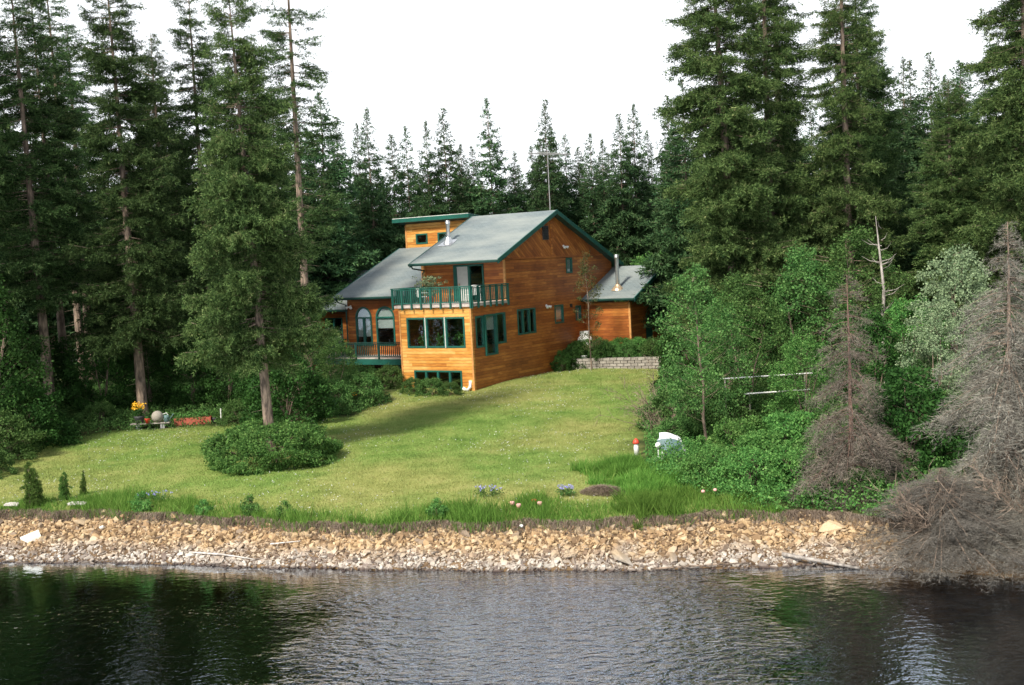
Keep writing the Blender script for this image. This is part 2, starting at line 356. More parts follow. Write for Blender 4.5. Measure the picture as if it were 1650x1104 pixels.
def grid_mesh(xs, ys_, name):
    X, Y = np.meshgrid(xs, ys_); Z = gh(X, Y); nx, ny = len(xs), len(ys_)
    V = np.stack([X, Y, Z], -1).reshape(-1, 3)
    i = np.arange(nx * ny).reshape(ny, nx); F = np.stack([i[:-1, :-1], i[:-1, 1:], i[1:, 1:], i[1:, :-1]], -1).reshape(-1, 4)
    me = npmesh(name, V, F, M['ground'], True)
    jx = .35 * np.sin(Y * 1.9) + .25 * np.sin(Y * 4.3 + X); jy = .35 * np.sin(X * 1.7) + .25 * np.sin(X * 3.9 + Y)
    lawn_ = np.mean([inpoly(X + jx + dx, Y + jy + dy, LAWN) for dx in (-.5, 0, .5) for dy in (-.5, 0, .5)], axis=0)
    s_ = Y - brink(X); bank = np.clip(1 - (s_ - .05) / .35, 0, 1); bed = np.clip((shore(X) - Y) / .2 + .5, 0, 1)
    c_ = np.stack([lawn_, bank, bed, np.ones_like(bed)], -1).reshape(-1, 4).astype(np.float32)
    a = me.color_attributes.new('zone', 'FLOAT_COLOR', 'POINT'); a.data.foreach_set('color', c_.ravel())
    return me
xs = np.unique(np.round(np.concatenate([np.linspace(-500, -40, 30), np.linspace(-40, -26, 30), np.arange(-26, 24, .16), np.linspace(24, 45, 40), np.linspace(45, 500, 30)]), 3))
ys_ = np.unique(np.round(np.concatenate([np.linspace(-120, 28, 30), np.arange(28, 44, .07), np.arange(44, 75, .3), np.linspace(75, 120, 40), np.linspace(120, 900, 30)]), 3))
props(link('ground', grid_mesh(xs, ys_, 'ground')), kind='structure')
wb = MB(); wb.box((-300, -120, -8), (300, 58, 0)); props(wb.build('water', M['water']), kind='structure')

# ------------------------------------------------------------------ house
H0 = (-2.125, 63.92, 2.25); HA = -math.atan(1275 / 1926)
house = empty('wooden_house', H0, HA, 'orange wood-sided house with teal trim, grey shingle roofs and an upper balcony', 'house')
def wall(name, axis, pos, a0, a1, z0, z1, holes, m_, th=.16, parent=house, inward=1):
    """axis 'x': wall along x at y=pos, thickness towards +y; axis 'y': wall along y at x=pos, thickness towards -x"""
    A = sorted({a0, a1, *[v_ for h in holes for v_ in h[:2]]}); Z = sorted({z0, z1, *[v_ for h in holes for v_ in h[2:]]}); b = MB()
    for i in range(len(A) - 1):
        for j in range(len(Z) - 1):
            ca, cz = (A[i] + A[i + 1]) / 2, (Z[j] + Z[j + 1]) / 2
            if any(h[0] < ca < h[1] and h[2] < cz < h[3] for h in holes): continue
            if axis == 'x': b.box((A[i], pos, Z[j]), (A[i + 1], pos + th, Z[j + 1]))
            else: b.box((pos, A[i], Z[j]), (pos - th, A[i + 1], Z[j + 1]))
    return b.build(name, m_, parent)
def P3(axis, pos, a, z, d):  # d: outward distance
    return (a, pos - d, z) if axis == 'x' else (pos + d, a, z)
def window(axis, pos, a0, a1, z0, z1, mull=(), blind=0, frame=.075, name='window', proud=.035, split=None, label=None):
    b = MB(); bx = lambda q0, q1, r0, r1, d0=proud, d1=-.10: b.box(P3(axis, pos, q0, r0, d0), P3(axis, pos, q1, r1, d1))
    f_ = frame
    bx(a0 - .02, a1 + .02, z0 - .02, z0 + f_); bx(a0 - .02, a1 + .02, z1 - f_, z1 + .02)
    bx(a0 - .02, a0 + f_, z0 + f_, z1 - f_); bx(a1 - f_, a1 + .02, z0 + f_, z1 - f_)
    for mm in mull: bx(mm - .06, mm + .06, z0 + f_, z1 - f_, proud - .004)
    if split: bx(a0 + f_, a1 - f_, split - .03, split + .03, proud - .008)
    fo = b.build(name, M['teal'], house, label=label)
    g = MB(); g.box(P3(axis, pos, a0 + .01, z0 + .01, -.05), P3(axis, pos, a1 - .01, z1 - .01, -.062)); g.build('pane', M['glass'], fo)
    if blind:
        g = MB(); g.box(P3(axis, pos, a0 + .05, z1 - (z1 - z0) * blind, -.085), P3(axis, pos, a1 - .05, z1 - .04, -.092)); g.build('blind', M['blind'], fo)
    return fo
XF = -4.87
# lower bay, front wall: three big panes and the basement strip
bayh = [(-4.37, -3.12, 2.25, 3.88), (-3.04, -1.79, 2.25, 3.88), (-1.71, -.46, 2.25, 3.88), (-4.02, -.8, -.25, .97)]
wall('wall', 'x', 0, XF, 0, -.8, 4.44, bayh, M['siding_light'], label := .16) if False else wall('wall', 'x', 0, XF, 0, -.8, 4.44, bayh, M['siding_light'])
for h in bayh[:3]: window('x', 0, *h)
for a in (-3.08, -1.75):
    MB().box((a - .025, -.055, 2.22), (a + .025, .02, 3.9)).build('window_trim', M['offwhite'], house)
window('x', 0, *bayh[3], mull=(-3.22, -2.41, -1.6), label='low basement window of four panes')
# gable wall, lower part
gh_l = [(.38, 1.12, 2.19, 3.87), (1.2, 2.3, 1.70, 3.90), (2.38, 3.27, 2.25, 3.92), (4.53, 6.43, 2.56, 3.99), (8.62, 9.6, 2.91, 3.99), (11.08, 11.7, 2.95, 3.82)]
wall('wall', 'y', 0, .16, 3.5, -.8, 4.44, gh_l[:3], M['siding'])
wall('wall', 'y', 0, 3.5, 15.9, -.8, 6.9, gh_l[3:] + [(10.19, 10.88, 5.87, 6.76)], M['siding'])
window('y', 0, *gh_l[0]); window('y', 0, *gh_l[1], blind=.38, proud=.10, label='long narrow casement with a half drawn blind'); window('y', 0, *gh_l[2])
window('y', 0, *gh_l[3], mull=(5.12, 5.8)); window('y', 0, *gh_l[4], blind=.8); window('y', 0, *gh_l[5], blind=.9)
window('y', 0, 10.19, 10.88, 5.87, 6.76, blind=.95)
# gable triangle, standing 3 cm proud, with diagonal boards
S = .42; RZ = 9.6; RY = 8.57
def mz(y): return RZ - S * abs(y - RY)
tri = MB(); tri.prism([(.03, 3.5, 6.9), (.03, 15.2, 6.9), (.03, RY, RZ - .16)][::-1], (-.17, 0, 0)); tri.build('gable', M['siding_diag'], house)
MB().box((.028, 3.4, 6.84), (.06, 15.6, 6.93)).build('trim_board', M['siding'], house)
MB().box((.028, 8.5, 6.93), (.06, 8.68, 9.4)).build('trim_board', M['siding'], house)
v_ = MB(); v_.box((.03, 7.59, 7.9), (.09, 8.2, 8.72)).build('gable_vent', M['darkgrey'], house)
v_ = MB(); [v_.box((.085, 7.62, 7.95 + i * .095), (.12, 8.17, 8.0 + i * .095)) for i in range(8)]; v_.build('vent_slats', M['black'], house)
MB().box((0, 10.42, 3.78), (.08, 10.60, 3.98)).build('wall_vent', M['black'], house)
# balcony floor over the bay, recessed upper wall
MB().box((-5.2, -.14, 4.44), (.14, 3.5, 4.60)).build('balcony_floor', M['deckboard'], house)
dh = [(-3.51, -1.45, 4.62, 6.66)]
wall('wall', 'x', 3.5, -5.72, -.16, 4.4, 7.0, dh, M['siding'])
MB().box((-5.80, 3.40, 4.4), (-5.55, 3.52, 6.75)).build('corner_board', M['trimwood'], house)
MB().box((-.08, 3.42, 4.6), (.04, 3.52, 6.85)).build('corner_board', M['trimwood'], house)
MB().box((-.07, -.035, -.8), (.035, .02, 4.43)).build('corner_board', M['trimwood'], house)
MB().box((XF - .03, -.035, -.8), (XF + .06, .02, 4.43)).build('corner_board', M['trimwood'], house)
dr = MB()
for a, b_ in ((-3.53, -3.30), (-2.52, -2.40), (-1.53, -1.43)): dr.box((a, 3.44, 4.62), (b_, 3.6, 6.66))
dr.box((-3.53, 3.44, 6.58), (-1.43, 3.6, 6.68)); dr = dr.build('balcony_door', M['teal'], house)
MB().box((-3.30, 3.50, 4.62), (-2.52, 3.56, 6.58)).build('door_panel', M['blind'], dr)
MB().box((-2.40, 3.52, 4.62), (-1.53, 3.535, 6.58)).build('pane', M['glass'], dr)
MB().box((-3.23, 3.46, 5.5), (-3.13, 3.50, 5.62)).build('handle', M['rustmetal'], dr)
# side walls that are out of the photograph's sight
wall('wall', 'y', XF + .16, .16, 4.5, -.8, 4.44, [], M['siding'])
MB().prism([(-5.56, 3.66, 4.4), (-5.56, 16, 4.4), (-5.56, 16, mz(16) - .2), (-5.56, RY, RZ - .2), (-5.56, 3.66, mz(3.66) - .2)], (-.14, 0, 0)).build('wall', M['siding'], house)
# middle wing
MX0, MX1, MY = -12.6, -4.87, 4.5
ar = [(-11.96, -10.70), (-10.33, -8.90)]
wall('wall', 'x', MY, MX0, MX1, -.8, 3.72, [(a, b_, 2.0, 3.72) for a, b_ in ar], M['siding'])
wall('wall', 'x', MY, MX0, MX1, 4.45, 5.0, [], M['siding'])
sp_ = MB(); edges = [MX0, ar[0][0], ar[0][1], ar[1][0], ar[1][1], MX1]
for i in (0, 2, 4): sp_.box((edges[i], MY, 3.72), (edges[i + 1], MY + .16, 4.45))
for a, b_ in ar:
    cx = (a + b_) / 2; r = (b_ - a) / 2; N = 14
    for k in range(N):
        x0 = a + (b_ - a) * k / N; x1 = a + (b_ - a) * (k + 1) / N
        z0_ = 3.72 + .66 / r * math.sqrt(max(0, r * r - (x0 - cx) ** 2)); z1_ = 3.72 + .66 / r * math.sqrt(max(0, r * r - (x1 - cx) ** 2))
        sp_.prism([(x0, MY, z0_), (x1, MY, z1_), (x1, MY, 4.45), (x0, MY, 4.45)], (0, .16, 0))
sp_.build('wall', M['siding'], house)
for k_, (a, b_) in enumerate(ar):
    cx = (a + b_) / 2; r = (b_ - a) / 2; fr = MB()
    arc = [(cx + r * math.cos(th_), 3.72 + .66 * math.sin(th_)) for th_ in np.linspace(math.pi, 0, 19)]
    for i in range(18):
        (xa, za), (xb, zb_) = arc[i], arc[i + 1]; q = lambda x, z, f_: (cx + (x - cx) * f_, 3.72 + (z - 3.72) * f_)
        ia, ib = q(xa, za, .87), q(xb, zb_, .87); oa, ob = q(xa, za, 1.03), q(xb, zb_, 1.03)
        fr.prism([(oa[0], MY - .04, oa[1]), (ob[0], MY - .04, ob[1]), (ib[0], MY - .04, ib[1]), (ia[0], MY - .04, ia[1])], (0, .12, 0))
    fr.box((a - .02, MY - .04, 1.98), (a + .085, MY + .08, 3.72)); fr.box((b_ - .085, MY - .04, 1.98), (b_ + .02, MY + .08, 3.72))
    fr.box((a + .085, MY - .036, 3.66), (b_ - .085, MY + .08, 3.76)); fr.box((a + .085, MY - .036, 1.98), (b_ - .085, MY + .08, 2.1))
    if k_ == 0: fr.box((cx - .08, MY - .036, 2.1), (cx + .08, MY + .08, 3.66))
    fo = fr.build('arched_window', M['teal'], house, label='arched window with a centre bar' if k_ == 0 else 'arched window with one wide pane')
    g = MB(); g.box((a + .02, MY + .03, 2.02), (b_ - .02, MY + .04, 3.7))
    g.prism([(cx + (x - cx) * .95, MY + .03, 3.7 + (z - 3.72) * .95) for x, z in arc], (0, .01, 0)); g.build('pane', M['glass'], fo)
    g = MB(); g.box((a + .06, MY + .062, 3.05 if k_ else 2.55), (b_ - .06, MY + .068, 3.66)); g.prism([(cx + (x - cx) * .88, MY + .062, 3.72 + (z - 3.72) * .88) for x, z in arc], (0, .006, 0)); g.build('blind', M['blind'], fo)
wall('wall', 'y', MX0 + .16, 4.66, 17, -.8, 5.0, [], M['siding'])
# third wing with its dark patio door
wall('wall', 'x', 6.0, -18.2, MX0, -.8, 4.3, [(-15.9, -14.4, 1.45, 3.67)], M['siding'])
pf = MB(); [pf.box((a, 5.96, 1.45), (a + .07, 6.08, 3.67)) for a in (-15.9, -15.17, -14.47)]; pf.box((-15.83, 5.962, 3.6), (-14.47, 6.08, 3.67))
pf = pf.build('patio_door', M['teal'], house); MB().box((-15.88, 6.03, 1.46), (-14.42, 6.04, 3.66)).build('pane', M['glass'], pf)
wall('wall', 'y', -18.04, 6.16, 16, -.8, 4.3, [], M['siding'])
wall('wall', 'x', 15.9, -18.2, 0, -.8, 4.9, [], M['siding'])
# clerestory tower on the middle ridge
TY = 10.9
th_ = [(-11.85, -10.92, 8.2, 8.84), (-10.05, -9.12, 8.2, 8.84)]
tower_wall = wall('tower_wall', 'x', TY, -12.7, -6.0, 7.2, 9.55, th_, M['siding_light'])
for h in th_: window('x', TY, *h)
wall('tower_wall', 'y', -5.9, TY + .16, 14, 7.2, 9.5, [], M['siding']); wall('tower_wall', 'y', -12.54, TY + .16, 14, 7.2, 9.5, [], M['siding'])
MB().box((-12.74, TY - .03, 7.3), (-12.62, TY + .03, 9.5)).build('corner_board', M['trimwood'], house)
# roofs: slabs with shingles on top
def roof(name, pts, m_=M['shingles'], th=.2):
    b = MB(); b.prism(pts, (0, 0, -th)); return b.build(name, m_, house)
def slope_roof(name, x0, x1, ye, ze, yr, s, yb, fascia_r=True, fascia_l=True):
    zr = ze + s * (yr - ye); zb_ = zr - s * (yb - yr); o = []
    ro = roof(name, [(x0, ye, ze), (x1, ye, ze), (x1, yr, zr), (x0, yr, zr)], th=.06)
    b = MB(); b.prism([(x0, yr + .002, zr), (x1, yr + .002, zr), (x1, yb, zb_), (x0, yb, zb_)], (0, 0, -.06)); b.build('back_slope', M['shingles'], ro)
    b = MB(); b.prism([(x0 + .05, ye + .1, ze - .03), (x1 - .05, ye + .1, ze - .03), (x1 - .05, yr, zr - .07), (x0 + .05, yr, zr - .07)], (0, 0, -.12))
    b.prism([(x0 + .05, yr, zr - .07), (x1 - .05, yr, zr - .07), (x1 - .05, yb, zb_ - .07), (x0 + .05, yb, zb_ - .07)], (0, 0, -.12)); b.build('soffit', M['teal_dark'], ro)
    f_ = MB()
    for xx in ([x1 - .045] if fascia_r else []) + ([x0 - .02] if fascia_l else []):
        f_.prism([(xx, ye, ze + .02), (xx, yr, zr + .02), (xx, yr, zr - .24), (xx, ye, ze - .24)], (.065, 0, 0))
        f_.prism([(xx, yr, zr + .02), (xx, yb, zb_ + .02), (xx, yb, zb_ - .24), (xx, yr, zr - .24)], (.065, 0, 0))
    f_.build('rake_board', M['teal'], ro)
    gt = MB(); gt.prism([(x0 - .03, ye - .13, ze - .02), (x0 - .03, ye - .13, ze - .1), (x0 - .03, ye - .08, ze - .17), (x0 - .03, ye + .02, ze - .17), (x0 - .03, ye + .02, ze - .03), (x0 - .03, ye - .01, ze - .03), (x0 - .03, ye - .01, ze - .1), (x0 - .03, ye - .09, ze - .1), (x0 - .03, ye - .09, ze - .02)], (x1 - x0 + .03, 0, 0)); gt.build('gutter', M['teal_dark'], ro)
    return ro
mr_ = slope_roof('roof', -5.6, .52, 2.08, 6.9, 8.57, .42, 16.6)
slope_roof('roof', -13.35, -4.6, 3.9, 5.03, 10.9, .42, 17.6, fascia_r=False)
slope_roof('roof', -18.8, -12.4, 5.3, 4.25, 11.0, .42, 17, fascia_r=False)
b = MB(); b.prism([(-13.3, TY - .6, 9.95), (-7.1, TY - .6, 9.95), (-7.1, 14.4, 9.45), (-13.3, 14.4, 9.45)], (0, 0, -.05)); tr_ = b.build('tower_roof', M['offwhite'], house)
b = MB(); b.box((-13.32, TY - .63, 9.66), (-7.08, TY - .56, 9.91)); b.prism([(-7.12, TY - .56, 9.93), (-7.12, 14.4, 9.43), (-7.12, 14.4, 9.2), (-7.12, TY - .56, 9.68)], (.06, 0, 0)); b.prism([(-13.32, TY - .56, 9.93), (-13.32, 14.4, 9.43), (-13.32, 14.4, 9.2), (-13.32, TY - .56, 9.68)], (.06, 0, 0)); b.build('fascia', M['teal'], tr_)
b = MB(); b.prism([(-13.25, TY - .55, 9.86), (-7.15, TY - .55, 9.86), (-7.15, 14.3, 9.36), (-13.25, 14.3, 9.36)], (0, 0, -.2)); b.build('soffit', M['teal_dark'], tr_)
# annexe at the back right
EX = 3.1; EY = 12.3
wall('annexe_wall', 'x', EY, .0, EX, -.8, 3.95, [], M['siding'])
wall('annexe_wall', 'y', EX, EY + .16, 19.8, -.8, 4.3, [(14.3, 15.3, .9, 3.0)], M['siding'])
MB().box((EX - .1, EY - .03, -.5), (EX + .03, EY + .1, 3.95)).build('corner_board', M['trimwood'], house)
b = MB(); b.box((EX - .1, 14.3, .9), (EX - .04, 15.3, 3.0)).build('side_door', M['teal'], house)
ar_ = slope_roof('roof', -.2, 3.68, 11.85, 4.2, 16.2, .43, 20.5, fascia_l=False); ar_['label'] = 'low roof over the annexe behind the gable wall'
# chimneys, vents, downpipes, lamps
def flue(x, y, z0, z1, r, m_, label):
    o = MB().lathe([(r, z0 - .25), (r, z1 - .22), (r * 1.25, z1 - .2), (r * 1.25, z1 - .06), (r * .9, z1 - .05), (r * 1.5, z1), (.01, z1 + .05)], (x, y, 0), 14).build('chimney_pipe', m_, house, True, label)
    return o
f1 = flue(-4.7, 4.75, 7.95, 9.28, .11, M['metal'], 'shiny metal flue on the main roof')
b = MB(); zf = lambda y: 6.9 + .42 * (y - 2.08)
b.prism([(-5.2, 4.25, zf(4.25) + .012), (-4.2, 4.25, zf(4.25) + .012), (-4.3, 5.1, zf(5.1) + .012), (-5.1, 5.1, zf(5.1) + .012)], (0, 0, .02)); b.lathe([(.34, 7.93), (.2, 8.2), (.14, 8.34)], (-4.7, 4.75, 0), 14); b.build('flashing', M['metal'], f1)
f2 = flue(1.9, 13.1, 4.7, 6.8, .12, M['metal'], 'taller metal flue on the annexe roof')
b = MB(); b.lathe([(.42, 4.62), (.36, 4.74), (.2, 4.9), (.13, 5.0)], (1.9, 13.1, 0), 14); b.build('flashing', M['rustmetal'], f2)
MB().tube([(-13.0, 9.5, 6.2), (-13.0, 9.5, 7.25)], .05).build('vent_pipe', M['darkgrey'], house)
MB().tube([(-5.5, 2.1, 6.75), (-5.5, 2.2, 6.6), (-5.5, 3.3, 6.45), (-5.7, 3.42, 6.3), (-5.7, 3.42, 5.4)], .045).build('downpipe', M['teal_dark'], house)
MB().tube([(-13.0, 3.95, 4.85), (-13.0, 4.1, 4.72), (-12.65, 4.42, 4.55), (-12.65, 4.42, 1.5)], .045).build('downpipe', M['teal_dark'], house)
def floods(name, base, out):
    b = MB(); b.ball(base, .07); bx_, by_, bz_ = base
    for s in (-1, 1):
        if out == 'y': b.tube([(bx_, by_, bz_), (bx_ + s * .12, by_ - .12, bz_ - .05), (bx_ + s * .2, by_ - .22, bz_ - .1)], [.03, .05, .095], 10)
        else: b.tube([(bx_, by_, bz_), (bx_ + .12, by_ + s * .12, bz_ - .05), (bx_ + .22, by_ + s * .2, bz_ - .1)], [.03, .05, .095], 10)
    b.build(name, M['white'], house, True)
floods('floodlight', (-12.3, 4.45, 4.45), 'y'); floods('floodlight', (.03, 7.65, 4.04), 'x'); floods('floodlight', (.05, 9.9, 7.5), 'x')
MB().tube([(-.25, -.02, .45), (-.25, -.06, .1), (-.3, -.3, -.05), (-.42, -.5, .1)], .09).build('drain_spout', M['white'], house, True)
# railings: posts hang below the deck, slim balusters between
def rail_line(p0, p1, z0, z1, npost, drop, nb, m_, name, top=.07, post=.09, bal=.042):
    p0 = Vector(p0); p1 = Vector(p1); d = p1 - p0; ux = abs(d.x) > abs(d.y)
    PB = []
    for i in range(npost):
        q = p0 + d * i / (npost - 1); pb = MB(); PB.append(pb); pb.box((q.x - post / 2, q.y - post / 2, z0 - drop), (q.x + post / 2, q.y + post / 2, z1 - .02))
    r_ = MB(); a = Vector((min(p0.x, p1.x), min(p0.y, p1.y))); c_ = Vector((max(p0.x, p1.x), max(p0.y, p1.y)))
    r_.box((a.x - .07, a.y - .07, z1 - .02), (c_.x + .07, c_.y + .07, z1 + .03))
    r_.box((a.x - .02, a.y - .02, z0 + .07), (c_.x + .02, c_.y + .02, z0 + .12)); r_.box((a.x - .02, a.y - .02, z1 - .1), (c_.x + .02, c_.y + .02, z1 - .05))
    bb = MB()
    for i in range(nb):
        q = p0 + d * (i + .5) / nb; bb.box((q.x - bal / 2, q.y - bal / 2, z0 + .1), (q.x + bal / 2, q.y + bal / 2, z1 - .08))
    ro = r_.build(name, m_, house); [pb.build('post', m_, ro) for pb in PB]; bb.build('baluster_panel', m_, ro)
rail_line((-5.15, -.2), (.16, -.2), 4.6, 5.52, 9, .26, 38, M['teal'], 'balcony_railing')
rail_line((.2, -.1), (.2, 3.4), 4.6, 5.52, 7, .26, 26, M['teal'], 'balcony_railing')
rail_line((-5.22, -.1), (-5.22, 3.4), 4.6, 5.52, 5, .26, 24, M['teal'], 'balcony_railing')
MB().box((-17.5, 2.45, 1.33), (-4.9, 6.0, 1.43)).build('deck_floor', M['deckboard'], house)
MB().box((-17.5, 2.40, 1.02), (-4.9, 2.46, 1.36)).build('deck_fascia', M['teal'], house)
rail_line((-17.4, 2.42), (-5.0, 2.42), 1.43, 2.32, 8, .1, 84, M['teal_dark'], 'deck_railing')
for x in (-16.5, -13.4, -10.3, -7.2):
    MB().box((x - .08, 2.62, -1.0), (x + .08, 2.78, 1.33)).build('deck_post', M['teal_dark'], house)
# things on the decks
def hp(x, y, z):
    q = Matrix.Rotation(HA, 3, 'Z') @ Vector((x, y, z)); return Vector(H0) + q
def put(o, x, y, z, rz=0): o.location = hp(x, y, z); o.rotation_euler = (0, 0, HA + rz); return o
def garden_chair(label, x, y, z, rz):
    c_ = put(empty('garden_chair', (0, 0, 0), 0, label, 'chair', 'white garden chairs on the balcony'), x, y, z, rz)
    MB().box((-.24, -.24, .40), (.24, .24, .44)).build('seat', M['white'], c_)
    b = MB(); [b.box((-.24 + i * .1, .22, .44), (-.18 + i * .1, .26, .88)) for i in range(5)]; b.box((-.26, .21, .86), (.26, .27, .92)); b.build('backrest', M['white'], c_)
    for sx in (-1, 1):
        for sy in (-1, 1): MB().tube([(sx * .21, sy * .21, .42), (sx * .24, sy * .24, 0)], .022, 6).build('leg', M['white'], c_)
        MB().box((sx * .27 - .03, -.24, .62), (sx * .27 + .03, .26, .65)).build('armrest', M['white'], c_)
garden_chair('white garden chair on the balcony beside the gable end railing', -.7, 1.6, 4.6, .6)
garden_chair('white garden chair on the balcony in front of the dark doorway', -1.6, 2.4, 4.6, -.4)
garden_chair('white garden chair on the balcony behind the leafy potted plant', -3.9, .9, 4.6, 2.6)
gr_ = put(empty('barbecue_grill', (0, 0, 0), 0, 'dark covered barbecue grill on the lower deck beside the patio door', 'grill'), -13.0, 3.6, 1.43, .2)
MB().box((-.5, -.28, .5), (.5, .28, .85)).build('body', M['darkgrey'], gr_)
lid = MB(); lid.prism([(-.42, -.28, .86), (-.42, -.2, 1.12), (-.42, 0, 1.2), (-.42, .2, 1.1), (-.42, .28, .86)], (.84, 0, 0)); lid.build('lid', M['grey'], gr_)
for sx in (-1, 1):
    for sy in (-1, 1): MB().box((sx * .4 - .03, sy * .22 - .03, 0), (sx * .4 + .03, sy * .22 + .03, .5)).build('leg', M['black'], gr_)
MB().tube([(-.3, -.32, .95), (.3, -.32, .95)], .02).build('handle', M['metal'], gr_)
fg = put(empty('garden_statue', (0, 0, 0), 0, 'small pale statue standing on the lower deck against the bay', 'statue'), -6.0, 3.4, 1.43)
MB().lathe([(.16, 0), (.2, .3), (.13, .62), (.2, .8), (.16, .95), (.08, 1.02), (.13, 1.12), (.13, 1.22), (.05, 1.32)], (0, 0, 0), 12).build('figure', M['offwhite'], fg, True)
MB().box((-.22, -.22, -.005), (.22, .22, .08)).build('plinth', M['grey'], fg)
# antenna on its own mast behind the ridge
an = put(empty('tv_antenna', (0, 0, 0), 0, 'tall thin mast with a rooftop television antenna behind the ridge', 'antenna'), -1.0, 10.3, 0)
MB().tube([(0, 0, 8.6), (0, 0, 13.35)], .026, 6).build('mast', M['grey'], an)
bm_ = MB().tube([(-.25, -1.75, 13.1), (.25, 1.95, 13.15)], .025, 6)
bm_.build('boom', M['grey'], an)
el = MB()
for i in range(11):
    f_ = i / 10; c_ = Vector((-.25 + .5 * f_, -1.75 + 3.7 * f_, 13.1 + .05 * f_)); hl = .9 - .5 * f_
    el.tube([c_ + Vector((-hl, .12 * hl, 0)), c_ + Vector((hl, -.12 * hl, 0))], .012, 5)
el.build('elements', M['grey'], an)
MB().tube([(0, 0, 12.75), (.05, .75, 13.12)], .014, 5).build('brace', M['grey'], an)

# ------------------------------------------------------------------ foliage generators
def blades_along(o, d, ln, step, bl, bw, r, spread=.8, sag=.25, fwd=.6, fs=.68):
    """o,d (n,3) ln (n): twigs; returns triangle soup of needle tufts"""
    n = np.maximum(2, (ln / step).astype(int)); idx = np.repeat(np.arange(len(ln)), n)
    u = r.random(len(idx)) ** .85
    tau = u * ln[idx]; p_ = o[idx] + d[idx] * tau[:, None]; p_[:, 2] -= sag * tau ** 2 / (ln[idx] + .3)
    q = r.normal(size=(len(idx), 3)); dr_ = unit(d[idx] * fwd + unit(q) * spread); q2 = unit(np.cross(dr_, r.normal(size=(len(idx), 3))))
    ks = np.clip(ln[idx] / .55, fs, 1.1); L_ = (bl * ks * r.uniform(.6, 1.3, len(idx)))[:, None]; W = (bw * ks * r.uniform(.7, 1.3, len(idx)))[:, None]
    p_ = p_ + unit(q) * (.02 + .035 * r.random((len(idx), 1))) * ks[:, None]
    V = np.stack([p_ - q2 * W, p_ + q2 * W, p_ + dr_ * L_], 1).reshape(-1, 3)
    return V
def tri_faces(V): return np.arange(len(V), dtype=np.int32).reshape(-1, 3)
def tubes(segs, sides=3):
    """segs: list of (p0,p1,r0,r1) arrays -> verts, quad faces"""
    P0, P1, R0, R1 = segs; d = unit(P1 - P0); ref = np.where(np.abs(d[:, 2:3]) > .9, np.array([[1., 0, 0]]), np.array([[0, 0, 1.]]))
    a = unit(np.cross(d, ref)); b = np.cross(d, a); n = len(P0); vs_ = []
    for P, Rr in ((P0, R0), (P1, R1)):
        for k in range(sides):
            an_ = 2 * math.pi * k / sides; vs_.append(P + (a * math.cos(an_) + b * math.sin(an_)) * Rr[:, None])
    V = np.stack(vs_, 1).reshape(-1, 3); base = (np.arange(n) * 2 * sides)[:, None]
    F = np.concatenate([base + np.array([[k, (k + 1) % sides, sides + (k + 1) % sides, sides + k]]) for k in range(sides)], 0)
    return V, F
